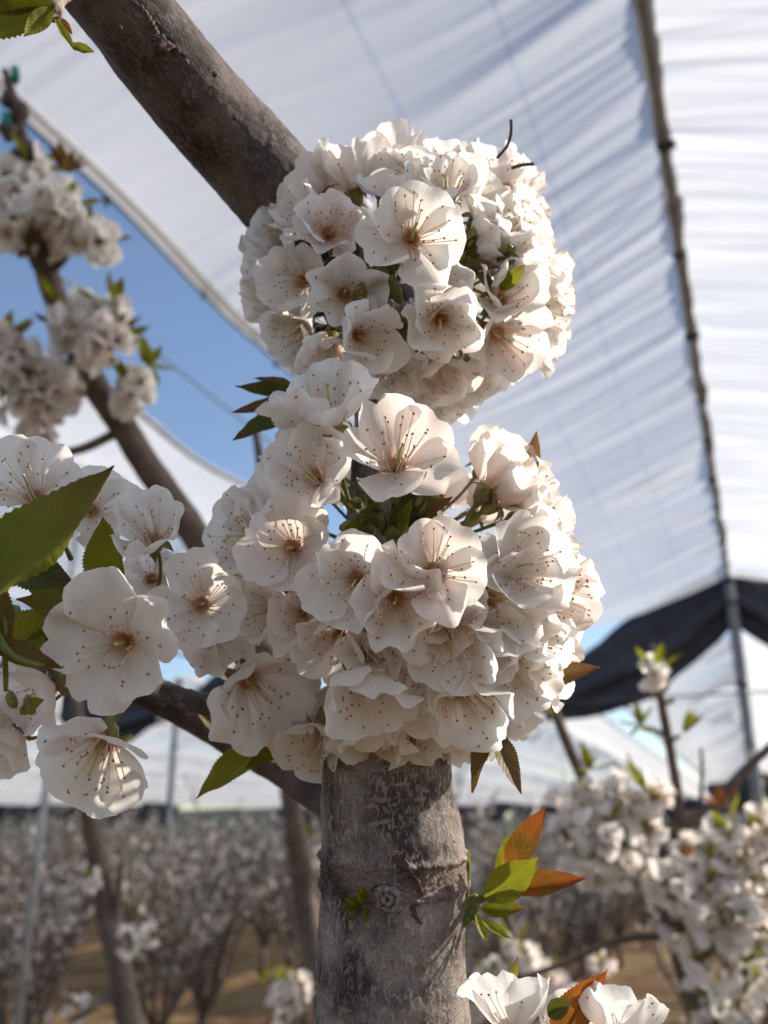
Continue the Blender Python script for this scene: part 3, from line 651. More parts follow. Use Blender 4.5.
# big shaded leaves on the left
leaf(tree, (-60, 612, .262), (112, 468, .272), .44, (.25, .75, .45), 'green', .22, .35, .15, label='large dark green leaf with a toothed edge and reddish tip')
leaf(tree, (45, 640, .30), (118, 572, .32), .5, (.3, -.2, .9), 'dark_leaf', .45, .3)
leaf(tree, (108, 600, .325), (103, 518, .315), .55, (-.25, .0, .95), 'fresh', .38, .4, .3)
leaf(tree, (130, 620, .31), (18, 600, .29), .44, (.1, .5, .85), 'green', .3, .3)
leaf(tree, (70, 612, .312), (22, 552, .305), .5, (.3, .2, .9), 'green', .3, .3)
leaf(tree, (-15, 650, .30), (70, 612, .302), .5, (.1, .5, .9), 'fresh', .35, .3)
leaf(tree, (5, 560, .31), (75, 585, .30), .5, (.3, .2, .9), 'dark_leaf', .4, .3)
leaf(tree, (20, 650, .30), (118, 612, .315), .46, (.1, -.55, .8), 'fresh', .3, .3)
leaf(tree, (-20, 640, .27), (62, 668, .28), .35, (.2, .6, .7), 'bronze', .55, .5)
leaf(tree, (-5, 575, .27), (8, 660, .275), .34, (.8, .2, .5), 'bronze', .5, .5)
mb = MB()
for a, b_, c_, r in (((-10, 620, .275), (10, 655, .272), (48, 668, .28), .0017), ((0, 570, .28), (4, 630, .275), (6, 690, .285), .0013), ((20, 660, .29), (60, 650, .30), (110, 650, .295), .0014)):
    P = catmull([at(*a), at(*b_), at(*c_)], 6); mb.tube(P, [r * (1.0 - .4 * i / len(P)) for i in range(len(P))], 8)
mb.blob(at(14, 612, .28), .0022, 1, 8, 5, rough=.3)
for x, y in ((30, 705), (12, 700)): mb.blob(at(x, y, .300), .0020, 1, 8, 6, axis=cv(.4, -.8, .3), stretch=1.7, rough=.3)
part('spur_stalks', mb, [M['stalk'], M['calyx']], tree)
leaf(tree, (20, 712, .30), (44, 700, .295), .5, (.3, .6, .7), 'fresh', .4, .4)
leaf(tree, (265, 738, .385), (197, 797, .360), .42, (-.3, .55, .75), 'fresh', .3, .4, .2, label='yellow green leaf hanging under the lower ball')
leaf(tree, (288, 742, .375), (246, 768, .362), .38, (.0, .6, .7), 'green', .35, .3)
leaf(tree, (275, 735, .39), (300, 765, .38), .42, (.3, .3, .9), 'dark_leaf', .35, .3)
leaf(tree, (230, 742, .40), (192, 704, .40), .26, (.5, .5, .7), 'bronze', .4, .3)
leaf(tree, (190, 662, .36), (222, 668, .35), .35, (0, .5, .8), 'green', .4, .3)
# leaves between the two balls, in shade
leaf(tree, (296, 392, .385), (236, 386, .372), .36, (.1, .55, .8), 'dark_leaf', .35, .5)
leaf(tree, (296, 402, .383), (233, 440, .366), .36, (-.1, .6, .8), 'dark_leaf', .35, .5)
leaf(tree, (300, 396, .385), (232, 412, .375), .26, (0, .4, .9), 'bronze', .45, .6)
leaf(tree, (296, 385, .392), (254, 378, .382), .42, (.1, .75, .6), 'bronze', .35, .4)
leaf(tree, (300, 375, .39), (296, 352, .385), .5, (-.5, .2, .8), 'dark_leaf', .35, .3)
leaf(tree, (330, 438, .36), (292, 434, .35), .4, (0, .7, .6), 'green', .35, .3)
# right side
leaf(tree, (530, 478, .352), (536, 432, .345), .34, (-.5, .1, .8), 'bronze', .4, .5)
leaf(tree, (548, 530, .36), (572, 520, .352), .35, (.1, .6, .7), 'bronze', .4, .5)
leaf(tree, (522, 690, .350), (600, 668, .335), .36, (.0, .60, .75), 'bronze', .35, -.6, .25, label='reddish brown leaf with upturned tip at right of the lower ball')
leaf(tree, (487, 728, .335), (472, 792, .326), .38, (-.75, .1, .6), 'bronze', .4, .4)
leaf(tree, (494, 728, .335), (521, 793, .322), .38, (.45, .35, .8), 'bronze', .4, .4)
# sunlit young shoot at the right side of the trunk
B0 = (466, 912, .348)
mb = MB()
for a, b_, r in (((452, 918, .346), (478, 900, .342), .0026), ((470, 908, .344), (500, 888, .34), .0016), ((470, 905, .344), (498, 896, .335), .0014), ((462, 912, .345), (484, 925, .338), .0014), ((466, 910, .346), (468, 862, .346), .0009)):
    mb.tube(catmull([at(*a), (at(*a) + at(*b_)) / 2 + UP * .001, at(*b_)], 4), r, 8)
for x, y in ((458, 915), (463, 921), (468, 914), (461, 908)): mb.blob(at(x, y, .343), .0024, 0, 8, 6, axis=cv(.6, .5, .3), stretch=1.8, rough=.3)
part('shoot', mb, [M['stalk']], tree)
leaf(tree, (506, 874, .342), (545, 808, .338), .40, (-.62, .25, .7), 'orange', .42, .25, label='glowing orange young leaf pointing up beside the trunk')
leaf(tree, (500, 890, .338), (585, 878, .326), .34, (.05, .75, .6), 'orange', .48, .3, label='orange young leaf pointing sideways from the trunk')
leaf(tree, (485, 900, .336), (538, 858, .326), .46, (-.45, -.1, .9), 'fresh', .25, .3, label='yellow young leaf in front of the orange leaves')
leaf(tree, (498, 880, .346), (508, 835, .346), .28, (-.5, .1, .8), 'fresh', .4, .3)
leaf(tree, (482, 908, .338), (523, 908, .328), .50, (.0, .85, .5), 'green', .3, .5)
leaf(tree, (476, 914, .338), (487, 942, .332), .36, (.4, .3, .8), 'fresh', .4, .4)
leaf(tree, (482, 920, .336), (510, 938, .330), .30, (.2, .7, .6), 'fresh', .4, .4)
leaf(tree, (466, 890, .346), (469, 850, .346), .16, (-.4, .1, .8), 'fresh', .5, .2)
# small green sprout on the bark
for a, b_, m_ in (((365, 908, .3255), (338, 908, .322), 'green'), ((363, 908, .325), (345, 922, .319), 'bronze'), ((366, 905, .325), (356, 890, .319), 'fresh'), ((367, 908, .324), (366, 924, .317), 'green'), ((366, 902, .325), (362, 885, .320), 'fresh'), ((363, 905, .325), (342, 898, .320), 'green')):
    leaf(tree, a, b_, .30, (.1, .3, .9), m_, .75, .9)
# bottom right
leaf(tree, (552, 1040, .315), (606, 972, .305), .40, (-.55, .2, .8), 'orange', .55, .3, label='orange young leaf with a folded green margin at the bottom')
leaf(tree, (570, 1030, .316), (607, 970, .308), .22, (.6, .2, .7), 'fresh', .5, .3)
leaf(tree, (508, 1000, .315), (518, 957, .315), .24, (-.6, .1, .7), 'green', .5, .2)
leaf(tree, (548, 1015, .305), (572, 1000, .298), .5, (0, .6, .7), 'dark_leaf', .4, .2)
mb, _, _ = stem_mesh([tk(420, 1140, .36, 24), tk(520, 1100, .34, 16), tk(600, 1080, .33, 14), tk(680, 1065, .32, 10)], 20, 8, .08)
part('branch', mb, M['limb_bark'], tree)
# top left
leaf(tree, (55, 5, .285), (-70, 30, .270), .34, (.2, -.6, .7), 'green', .4, .3)
leaf(tree, (50, -5, .285), (-55, -5, .270), .38, (.1, -.4, .8), 'dark_leaf', .4, .3)
leaf(tree, (52, 8, .285), (24, 36, .280), .42, (.5, -.2, .8), 'fresh', .45, .5)
leaf(tree, (70, 44, .290), (94, 52, .288), .42, (.1, .4, .9), 'green', .4, .6)
leaf(tree, (55, 18, .288), (74, 48, .288), .26, (.5, .3, .8), 'fresh', .5, .4)
leaf(tree, (60, 18, .29), (72, 34, .292), .4, (.4, .2, .9), 'orange', .5, .4)
mb = MB(); mb.tube(catmull([at(85, -20, .31), at(58, -5, .295), at(50, 12, .287)], 5), .0035, 9); mb.blob(at(54, 8, .288), .0032, 0, 9, 6, rough=.4); part('spur_stub', mb, M['cork'], tree)
# dry curled stalks at the top of the upper ball
for pts in (((497, 158, .37), (507, 146, .365), (511, 133, .362), (511, 120, .362)), ((512, 168, .37), (522, 165, .366), (534, 164, .364))):
    mb = MB(); mb.tube(catmull([at(*p) for p in pts], 5), .0007, 6); part('dry_stalk', mb, M['dry'], tree)

# ------------------------------------------------------------------ rows of rain covers
AZ = R(21.8)
DV = Vector((math.sin(AZ), math.cos(AZ), 0)); NV = Vector((-math.cos(AZ), math.sin(AZ), 0))
RIDGE, EAVE, HALF, N0 = 4.5, 4.0, 1.82, 0.035
SP = 4.6
def Q(n, s, z): return NV * (n + N0) + DV * s + Vector((0, 0, z))
def cover(n0, s0, s1, label, ds, nn, seed, clips=True, crease=0.0165, half=HALF, eave_r=EAVE):
    root = thing('rain_cover', label, 'rain cover', Q(n0, (s0 + s1) / 2, EAVE), 'white plastic rain covers over the tree rows')
    ns = int((s1 - s0) / ds)
    for side in (1, -1):
        ev = EAVE if side > 0 else eave_r
        mb = MB(); rows = []; uvs = []
        for i in range(ns + 1):
            s = s0 + (s1 - s0) * i / ns; row = []; ur = []
            for j in range(nn + 1):
                t = j / nn; x = half * t
                sk = s + 0.22 * t * math.sin(s * 0.9 + seed) + 0.10 * noise.noise(Vector((s * 0.8, t * 2, seed)))
                k = (s / 0.77) % 1.0; pull = math.exp(-(min(k, 1 - k) / 0.16) ** 2) * (1 - t) ** 2
                h = 0
                for fq, a, off in ((2.2, 0.35, 0), (7.0, 0.70, 7), (15.0, 0.50, 13)):
                    v = noise.noise(Vector((sk * fq, t * 1.3 + off, seed * 3.1 + side))); h += a * (1 - 2.4 * abs(v))
                h *= crease * (1 + .7 * math.exp(-t / .25)) * (0.6 + 1.3 * noise.noise(Vector((s * 1.1, t * 1.8, seed + 40)))) * (1.25 - 0.6 * t)
                kk_ = min(k, 1 - k); h += 0.022 * math.exp(-(kk_ / (0.05 + 0.12 * t)) ** 2) * (1 - t) ** 1.5 - 0.014 * math.cos(6.283 * k) * (1 - t) ** 3
                z = RIDGE + (ev - RIDGE) * t - 0.10 * math.sin(math.pi * t) - (0.05 * (1 - pull) * (1 - t) ** 4) + h + (0.02 * math.sin(s * 4.1) * t ** 6)
                nx = x + 0.5 * h + 0.012 * math.sin(s * 4.1 + 1) * t ** 6
                row.append(Q(n0 + side * nx, s, z)); ur.append((x, s + seed * 7.3))
            rows.append(row); uvs.append(ur)
        mb.grid(rows, uvs); part('panel', mb, M['cover'], root)
        # doubled hem with its edge cable
        mb = MB(); hr = []
        for r_ in rows[::max(1, int(0.1 / ds))]:
            e = r_[-1]; u = (r_[-2] - r_[-1]).normalized(); up = Vector((0, 0, 1))
            hr.append([e + u * 0.045 + up * 0.006, e + u * 0.045 - up * 0.007, e + u * 0.01 - up * 0.008, e - u * 0.008, e - u * 0.003 + up * 0.006])
        mb.grid(hr); part('hem', mb, M['hem'], root)
        mb = MB(); mb.tube([r_[-1] - Vector((0, 0, .022)) for r_ in rows[::max(1, int(0.25 / ds))]], 0.006 if clips else 0.01, 6); part('edge_cable', mb, M['wire'], root)
        if clips:
            for k in range(int((s1 - s0) / 0.62)):
                p = Q(n0 + side * half, s0 + 0.3 + k * 0.62, ev - 0.02); mb = MB()
                mb.blob(p, 0.013, 0, 8, 5, stretch=1.6, rough=.2); mb.blob(p + Vector((0, 0, -.02)), 0.009, 0, 8, 5, rough=.2); part('clip', mb, M['clip'], root)
    if clips:
        mb = MB(); rows = []
        for i in range(int((s1 - s0) / .04)):
            s = s0 + .04 * i; wob = .016 * noise.noise(Vector((s * 2.1, seed, 4))); wd = .026 + .016 * noise.noise(Vector((s * 3.3, seed, 9)))
            rows.append([Q(n0 + wob + a * wd, s, RIDGE - .040 - b * .016 - .012 * abs(noise.noise(Vector((s * 5, 3, 1))))) for a, b in ((-1.3, -1.6), (-.8, .3), (0, 1), (.8, .3), (1.3, -1.6))])
        mb.grid(rows); part('ridge_seam', mb, M['seam'], root)
    mb = MB(); pts = [Q(n0, s0 + (s1 - s0) * i / 40, RIDGE - 0.045) for i in range(41)]
    mb.tube(pts, 0.009, 8); part('ridge_cable', mb, M['wire'], root)
    if clips:
        for k in range(int((s1 - s0) / 0.77)):
            cr = random.Random(k * 31 + seed); s = (math.ceil(s0 / 0.77) + k) * 0.77 + cr.uniform(-.08, .08); p = Q(n0 + cr.uniform(-.01, .01), s, RIDGE - 0.055); mb = MB()
            mb.blob(p, 0.026 * cr.uniform(.55, 1), 0, 8, 5, axis=NV, stretch=1.7, rough=.35); mb.tube([p - NV * .055 * cr.uniform(.2, 1), p, p + NV * .055 * cr.uniform(.2, 1) + Vector((0, 0, .02))], 0.007, 6); part('clip', mb, M['clip'], root)
    return root
S1 = 9.95
cover(0, -2.6, S1, 'near white rain cover right overhead with a dark ridge seam', 0.014, 44, 1, eave_r=4.25)
cover(SP, -1.0, S1, 'white rain cover of the next row left, beyond the strip of blue sky', 0.05, 30, 2, clips=False)
cover(2 * SP, 1.0, S1, 'white rain cover two rows to the left, mostly behind the blossom', 0.08, 24, 3, clips=False)
names = ['behind the ridge post and dark netting', 'right of the lower ball', 'low behind the right side of the lower ball', 'low behind the trunk', 'just left of the trunk', 'low behind the hanging yellow green leaf', 'low behind the two hanging left blossoms', 'low behind the leaning bare limb', 'low behind the thin steel pole']
names_ = ['behind the grey ridge post and the dark netting', 'seen right of the lower blossom ball behind the dark netting', 'low behind the right side of the lower blossom ball', 'low behind the trunk', 'just left of the trunk under the lower ball', 'low behind the hanging yellow green leaf', 'low behind the two hanging left blossoms', 'low at the left behind the leaning bare limb', 'low at the left edge behind the thin steel pole']
def far_end(n_): return 44.0 if n_ < 1 else 72.0
ROWS = [SP * i for i in range(9)]
for i, n_ in enumerate(ROWS):
    cover(n_, 13.3, far_end(n_), 'distant white rain cover ' + names[i], 0.09, 20, 10 + i, clips=False, crease=0.075, half=2.0)

for i in range(9, 17): cover(SP * i, 16.0, 58.0, 'far white rain cover low above the orchard at left', 0.4, 10, 30 + i, clips=False, crease=0.03, half=2.0)['group'] = 'white rain covers far to the left'

# ---- dark netting gathered at the ends of the covers
def swag(n0, s, label, sc=1.0, drop=0.0, sides=(1, -1), seed=0, fall=0.55, cat='shade net', group=None, thick=1.0):
    root = thing('shade_net', label, cat, Q(n0, s, RIDGE), group)
    for side in sides:
        mb = MB(); rows = []; NT = 46; NP = 28
        for i in range(NT + 1):
            t = i / NT; n_ = side * HALF * 1.18 * t
            zc = RIDGE - 0.05 - fall * t - 0.10 * math.sin(math.pi * t) * sc - drop * math.sin(math.pi * min(1, t)) - 0.10 * thick
            H = (0.10 + 0.20 * math.sin(math.pi * min(1, t * 0.95 + 0.08)) ** 0.8) * thick; Wd = 0.10 * thick
            row = []
            for j in range(NP):
                a = 2 * math.pi * j / NP; fold = 1 + 0.42 * math.sin(a * 6 + 5 * noise.noise(Vector((t * 2, seed, 1)))) + 0.15 * noise.noise(Vector((t * 5, a * 1.5, seed)))
                row.append(Q(n0 + n_ + 0.10 * math.sin(a) * side, s + 0.05 + math.cos(a) * Wd * fold, zc + math.sin(a) * H * fold))
            rows.append(row)
        mb.grid(rows, None, 0, close=True); b = 0
        mb.face(tuple(range(NP)), 0); mb.face(tuple(NT * NP + j for j in range(NP))[::-1], 0)
        part('fold', mb, M['net'], root)
    return root
swag(0, S1 + .05, 'dark navy shade netting gathered in a swag behind the grey ridge post', seed=1, thick=1.05, fall=1.15)
swag(SP, S1 + .05, 'dark netting bundled at the far end of the next cover row, behind the lower ball', seed=2, thick=1.3, fall=1.0)
swag(2 * SP, S1 + .05, 'dark netting bundle low at left between the two hanging blossoms and the trunk', seed=3, drop=0.2, thick=1.3, fall=.9)
for i, n_ in enumerate(ROWS):
    swag(n_, far_end(n_) + .1, 'small far netting swag ' + names[i], seed=20 + i, thick=(2.2, 3.2, 2.6, 3.6, 2.0, 3.4, 2.2, 3.0, 2.0)[i], drop=(.3, .5, .2, .4, .3, .3, .6, .1, .5)[i], group='dark netting at the far ends of the covers')

for i in range(9, 17): swag(SP * i, 58.1, 'far dark netting swag low above the orchard at left', seed=50 + i, thick=(2.6, 1.8, 3.2, 2.2)[i % 4], drop=(.2, .6, .1, .4)[i % 4], group='dark netting far to the left')

# ---- posts and wires
def post(name, p, h, r, label, m, cap=True, group=None):
    root = thing(name, label, 'post', p, group)
    mb = MB(); mb.tube([p + Vector((0, 0, -0.2)), p + Vector((0, 0, h * .5)), p + Vector((0, 0, h))], r, 14); part('shaft', mb, m, root)
    mb = MB(); q = p + Vector((0, 0, h)); mb.tube([q - Vector((0, 0, .05)), q - Vector((0, 0, .002)), q + Vector((0, 0, .02))], [r * 1.15, r * 1.2, r * 0.8], 14); part('cap', mb, M['clip'], root)
    for z in (h - .25, h - 1.1):
        mb = MB(); mb.tube([p + Vector((0, 0, z - .03)), p + Vector((0, 0, z + .03))], r * 1.12, 14); part('collar', mb, M['wire'], root)
post('ridge_post', Q(0, S1 - .05, 0), RIDGE - .06, .058, 'grey post carrying the ridge of the near rain cover', M['post'])
pp = Q(4, 4.55, 0); post('steel_pole', pp, RIDGE - .08, .024, 'thin steel pole at the lower left corner', M['steel'])
for i, (n_, s_) in enumerate(((0, 13.4), (SP, 13.4), (2 * SP, 13.4), (3 * SP, 13.4), (0, 27), (SP, 27))):
    post('ridge_post', Q(n_, s_, 0), RIDGE - .08, .05, ['grey post under the near end of the second right hand cover', 'grey post under the second cover right of the lower ball', 'grey post under the second cover behind the trunk', 'grey post far left under the second covers', 'small far post on the right row', 'small far post behind the right blossoms'][i], M['post'])
def wire(a, b, r, label, sag=0.03):
    mb = MB(); pts = [a.lerp(b, i / 24) - Vector((0, 0, sag * 4 * (i / 24) * (1 - i / 24))) for i in range(25)]
    mb.tube(pts, r, 6); c = (a + b) / 2; mb.v = [Vector(p) - c for p in mb.v]
    o = obj('wire', mb.mesh('wire', [M['wire']])); o.location = c; tag(o, label, 'wire')
wire(Q(2.32, -1, 4.03), Q(2.32, 13.3, 4.03), .006, 'dark wire running through the strip of blue sky', .02)
wire(Q(2.76, -1, 3.55), Q(2.76, 13.3, 3.55), .004, 'thin lower wire along the left cover edge', .02)
wire(Q(-1.6, S1 - .05, 3.28), Q(5.6, S1 - .05, 3.28), .012, 'horizontal cross wire passing behind the grey ridge post', .04)

# ------------------------------------------------------------------ other cherry trees
SB = [make_blossom(500 + i, o, small=True) for i, o in enumerate((0.25, 0.4, 0.5, 0.62))]
def cluster(root, c, r, n, seed, leaves=3, sq=1.0, label=None):
    """ball of blossom around a spur, with a few leaves at its heart"""
    rng = random.Random(seed); mb = MB()
    for k in range(n):
        v = Vector((rng.gauss(0, 1), rng.gauss(0, 1), rng.gauss(0, 1))); v.normalize()
        p = c + Vector((v.x, v.y, v.z * sq)) * r * rng.uniform(.7, 1.18)
        ax = (v + Vector((rng.uniform(-.5, .5), rng.uniform(-.5, .5), rng.uniform(-.5, .5)))).normalized()
        pet, sta, cal, stk = SB[rng.randrange(4)]; mw = frame(p - ax * .012, ax, rng.uniform(0, 6.28), rng.uniform(1.0, 1.35)); mb.add(pet, mw, 0); mb.add(cal, mw, 1)
        mb.tube([p - ax * .018, p - ax * .018 - v * min(r * .5, .03)], .0008, 4, 1)
    o = part('blossom_cluster', mb, [M['petal'], M['calyx']], root)
    if leaves:
        leaves = max(leaves, 4)
        lb = MB()
        for k in range(leaves):
            v = Vector((rng.uniform(-1, 1), rng.uniform(-1, 1), rng.uniform(.0, 1.2))).normalized()
            L = rng.uniform(.028, .05); m_, e = leaf_mb(L, L * .42, seed * 10 + k, .4, .5, .2, 5)
            q = v.to_track_quat('X', 'Z').to_matrix().to_4x4(); lb.add(m_, Matrix.Translation(c + v * r * rng.uniform(.3, .8)) @ q)
        part('foliage', lb, [rng.choice([M['fresh'], M['green'], M['fresh']])], root)
    return o
def limb(root, pts, seed, name='limb', sides=12, mat='far_bark', rough=.08):
    mb, P, Rr = stem_mesh([(at(x, y, d), pr(w / 2, d)) for x, y, d, w in pts], sides, 6, rough, None, seed); part(name, mb, M[mat], root); return P
# left tree: blurred limb climbing to the upper left
g = at(420, 900, 1.25); g.z = 0
lt = thing('cherry_tree', 'blurred cherry tree at upper left, its slanting limb strung with cream blossom', 'tree', g)
limb(lt, [(430, 1500, 1.05, 60), (400, 1000, 1.2, 44), (330, 800, 1.25, 36), (262, 645, 1.25, 34), (205, 550, 1.22, 31), (150, 470, 1.2, 29), (122, 425, 1.2, 28), (95, 385, 1.2, 27), (70, 330, 1.2, 25), (52, 288, 1.2, 24), (40, 240, 1.2, 22), (30, 190, 1.2, 18), (22, 140, 1.2, 14), (12, 95, 1.2, 10), (5, 70, 1.2, 7)], 3, 'trunk', 16)
for i, pts in enumerate(([(45, 222, 1.2, 9), (60, 195, 1.17, 8), (66, 176, 1.16, 6)], [(50, 270, 1.2, 10), (64, 258, 1.18, 9), (70, 235, 1.17, 7)], [(108, 400, 1.2, 9), (128, 388, 1.18, 8), (146, 372, 1.17, 6)], [(52, 290, 1.2, 9), (35, 265, 1.18, 8), (30, 250, 1.18, 6)], [(97, 388, 1.2, 14), (60, 384, 1.2, 12), (15, 368, 1.2, 11), (-30, 372, 1.2, 8)], [(262, 642, 1.25, 18), (272, 570, 1.25, 14), (263, 500, 1.25, 10), (260, 460, 1.25, 9), (254, 425, 1.25, 7)], [(262, 510, 1.25, 6), (252, 490, 1.24, 5)], [(130, 490, 1.22, 7), (118, 478, 1.2, 6)], [(125, 428, 1.2, 11), (70, 452, 1.18, 9), (10, 442, 1.15, 8), (-20, 455, 1.15, 6)])):
    limb(lt, pts, 40 + i, 'branch', 8)
for i, (x, y, r, n, lv) in enumerate(((8, 190, 24, 22, 0), (12, 232, 20, 14, 0), (58, 208, 24, 18, 2), (50, 238, 20, 12, 1), (82, 240, 20, 14, 1), (100, 244, 16, 12, 0), (30, 165, 16, 6, 2), (84, 325, 24, 20, 1), (104, 345, 22, 18, 1), (76, 352, 22, 16, 0), (42, 388, 26, 26, 0), (20, 366, 22, 14, 0), (62, 392, 18, 10, 0), (132, 390, 18, 12, 1), (8, 398, 18, 12, 0), (40, 440, 20, 12, 0), (110, 310, 14, 10, 1), (0, 345, 18, 10, 1))):
    cluster(lt, at(x, y, 1.18 - .02 * (i % 3)), pr(r * 1.15, 1.18), int(n * 1.15), 60 + i, lv, .9)
for i, (x, y, d) in enumerate(((66, 172, 1.16), (148, 366, 1.16), (28, 248, 1.17), (55, 300, 1.18), (52, 325, 1.17))): 
    rng = random.Random(900 + i); lb = MB()
    for k in range(5):
        v = (UP * rng.uniform(-.6, 1) + RIGHT * rng.uniform(-.5, 1.2) - FWD * rng.uniform(-.6, .8)).normalized(); L = rng.uniform(.03, .045); m_, e = leaf_mb(L, L * .4, 9000 + i * 10 + k, .4, .5, .2, 5)
        lb.add(m_, Matrix.Translation(at(x, y, d)) @ v.to_track_quat('X', 'Z').to_matrix().to_4x4())
    part('foliage', lb, M['fresh' if i % 2 else 'bronze'], lt)
for x, y in ((15, 76), (6, 122)):
    mb = MB(); mb.tube([at(x, y - 7, 1.185), at(x + 1, y, 1.18), at(x - 1, y + 6, 1.185)], .006, 8); part('tie', mb, M['tie'], lt)
for x, y in ((10, 100), (20, 112), (8, 130), (26, 150), (14, 160)): 
    mb = MB(); mb.blob(at(x, y, 1.19), .012, 0, 8, 5, stretch=1.3, rough=.5); part('bud', mb, M['dry'], lt)
# right tree: forked limbs with full clusters
g = at(720, 1300, 1.35); g.z = 0
rt = thing('cherry_tree', 'blurred cherry tree at lower right with sunlit white clusters and bare upright shoots', 'tree', g)
limb(rt, [(770, 1900, .95, 70), (745, 1300, 1.25, 52), (712, 1040, 1.40, 40), (690, 960, 1.42, 36), (672, 900, 1.42, 34), (652, 862, 1.42, 28), (640, 820, 1.42, 20), (620, 790, 1.42, 14)], 5, 'trunk', 16)
for i, pts in enumerate(([(655, 858, 1.42, 20), (676, 828, 1.45, 18), (710, 810, 1.46, 14), (745, 770, 1.48, 10), (790, 730, 1.5, 8)], [(672, 838, 1.45, 12), (679, 812, 1.45, 11), (672, 760, 1.45, 10), (662, 705, 1.45, 9), (656, 665, 1.45, 7), (652, 645, 1.45, 5)], [(636, 815, 1.42, 14), (605, 815, 1.44, 13), (577, 765, 1.45, 12), (560, 725, 1.45, 11), (546, 690, 1.45, 9), (538, 660, 1.45, 8)], [(690, 935, 1.42, 9), (620, 940, 1.40, 8), (560, 965, 1.38, 7), (500, 985, 1.38, 5)], [(700, 815, 1.46, 5), (702, 770, 1.46, 4), (701, 748, 1.46, 3)], [(700, 960, 1.42, 14), (740, 900, 1.4, 12), (770, 860, 1.4, 10)], [(665, 745, 1.45, 5), (680, 735, 1.44, 4)], [(664, 735, 1.45, 5), (650, 728, 1.44, 4)], [(662, 705, 1.45, 5), (674, 700, 1.44, 4)])):
    limb(rt, pts, 80 + i, 'branch', 8)
cl = [(580, 805, 26, 22, 2), (612, 800, 26, 24, 3), (600, 838, 32, 34, 2), (635, 830, 28, 26, 1), (570, 845, 22, 16, 0), (628, 865, 26, 20, 1), (595, 872, 22, 14, 0), (648, 795, 18, 14, 1), (655, 672, 12, 7, 2),
      (690, 856, 20, 20, 2), (708, 880, 26, 24, 3), (680, 890, 24, 22, 0), (740, 848, 24, 22, 2), (758, 880, 26, 24, 2), (722, 915, 28, 26, 2), (690, 925, 22, 16, 1), (752, 930, 28, 24, 4), (712, 960, 24, 18, 0), (765, 985, 28, 22, 3), (735, 1000, 22, 14, 3), (700, 1000, 18, 8, 0), (764, 830, 20, 14, 2), (728, 832, 16, 10, 2), (715, 1030, 20, 10, 1)]
for i, (x, y, r, n, lv) in enumerate(cl): cluster(rt, at(x, y, 1.40 - .03 * (i % 3)), pr(r, 1.4), max(6, int(n * .72)), 160 + i, lv, .9)
for i, (x, y, m_) in enumerate(((668, 690, 'bronze'), (640, 726, 'fresh'), (684, 733, 'fresh'), (545, 705, 'fresh'), (590, 770, 'fresh'), (635, 780, 'fresh'), (720, 805, 'orange'), (702, 868, 'orange'), (760, 950, 'fresh'), (745, 965, 'green'))):
    rng = random.Random(700 + i); lb = MB()
    for k in range(5):
        v = (UP * rng.uniform(-.4, 1) + RIGHT * rng.uniform(-1, 1) - FWD * rng.uniform(-.6, .8)).normalized(); L = rng.uniform(.03, .05); q_, e = leaf_mb(L, L * .4, 7000 + i * 10 + k, .4, .5, .2, 5)
        lb.add(q_, Matrix.Translation(at(x, y, 1.39)) @ v.to_track_quat('X', 'Z').to_matrix().to_4x4())
    part('foliage', lb, M[m_], rt)
# clusters low between the trunk and the right tree, on a tree of their own
g = at(540, 1300, 1.9); g.z = 0
mt = thing('cherry_tree', 'low blurred cherry tree just right of the trunk behind the orange leaves', 'tree', g)
limb(mt, [(545, 1700, 1.6, 40), (540, 1300, 1.8, 32), (535, 1060, 1.9, 24), (525, 980, 1.9, 18), (510, 930, 1.92, 12), (500, 890, 1.92, 8)], 9, 'trunk', 12)
limb(mt, [(535, 1050, 1.9, 16), (560, 1000, 1.9, 12), (590, 960, 1.9, 9)], 10, 'branch', 8); limb(mt, [(530, 1000, 1.9, 10), (490, 975, 1.9, 8), (475, 950, 1.9, 6)], 11, 'branch', 8)
for i, (x, y, r, n, lv) in enumerate(((492, 980, 18, 18, 3), (530, 960, 12, 8, 1), (548, 985, 20, 18, 2), (570, 1010, 20, 16, 2), (512, 945, 8, 5, 1), (600, 965, 12, 8, 1), (472, 1005, 14, 10, 2), (530, 1020, 20, 16, 2))): cluster(mt, at(x, y, 1.86), pr(r, 1.86), n, 260 + i, lv)
# two leaning trunks left of the main trunk
g = at(128, 1024, 2.7); g.z = 0
t3 = thing('cherry_tree', 'bare leaning cherry limb at lower left beside the thin steel pole', 'tree', g)
limb(t3, [(185, 1420, 2.2, 40), (150, 1120, 2.6, 30), (132, 1030, 2.75, 26), (118, 960, 2.8, 24), (106, 910, 2.85, 23), (98, 860, 2.85, 21), (90, 815, 2.85, 19), (84, 770, 2.9, 16), (78, 720, 2.95, 12), (72, 670, 3.0, 8)], 12, 'trunk', 12)
limb(t3, [(84, 790, 2.88, 6), (70, 796, 2.85, 5), (62, 790, 2.85, 4)], 13, 'branch', 6); limb(t3, [(122, 985, 2.8, 10), (90, 1010, 2.7, 8), (70, 1020, 2.7, 6)], 14, 'branch', 6)
limb(t3, [(112, 940, 2.82, 10), (118, 900, 2.84, 8), (122, 860, 2.86, 5)], 15, 'branch', 6)
for i, (x, y, r, n, lv) in enumerate(((130, 942, 14, 9, 0), (152, 932, 12, 8, 0), (74, 1010, 14, 9, 2), (88, 885, 9, 4, 3), (136, 915, 10, 1, 4), (92, 875, 6, 3, 0))): cluster(t3, at(x, y, 2.76), pr(r, 2.76), n, 300 + i, lv)
g = at(330, 1024, 2.2); g.z = 0
t4 = thing('cherry_tree', 'smooth grey limb rising close behind the left side of the trunk', 'tree', g)
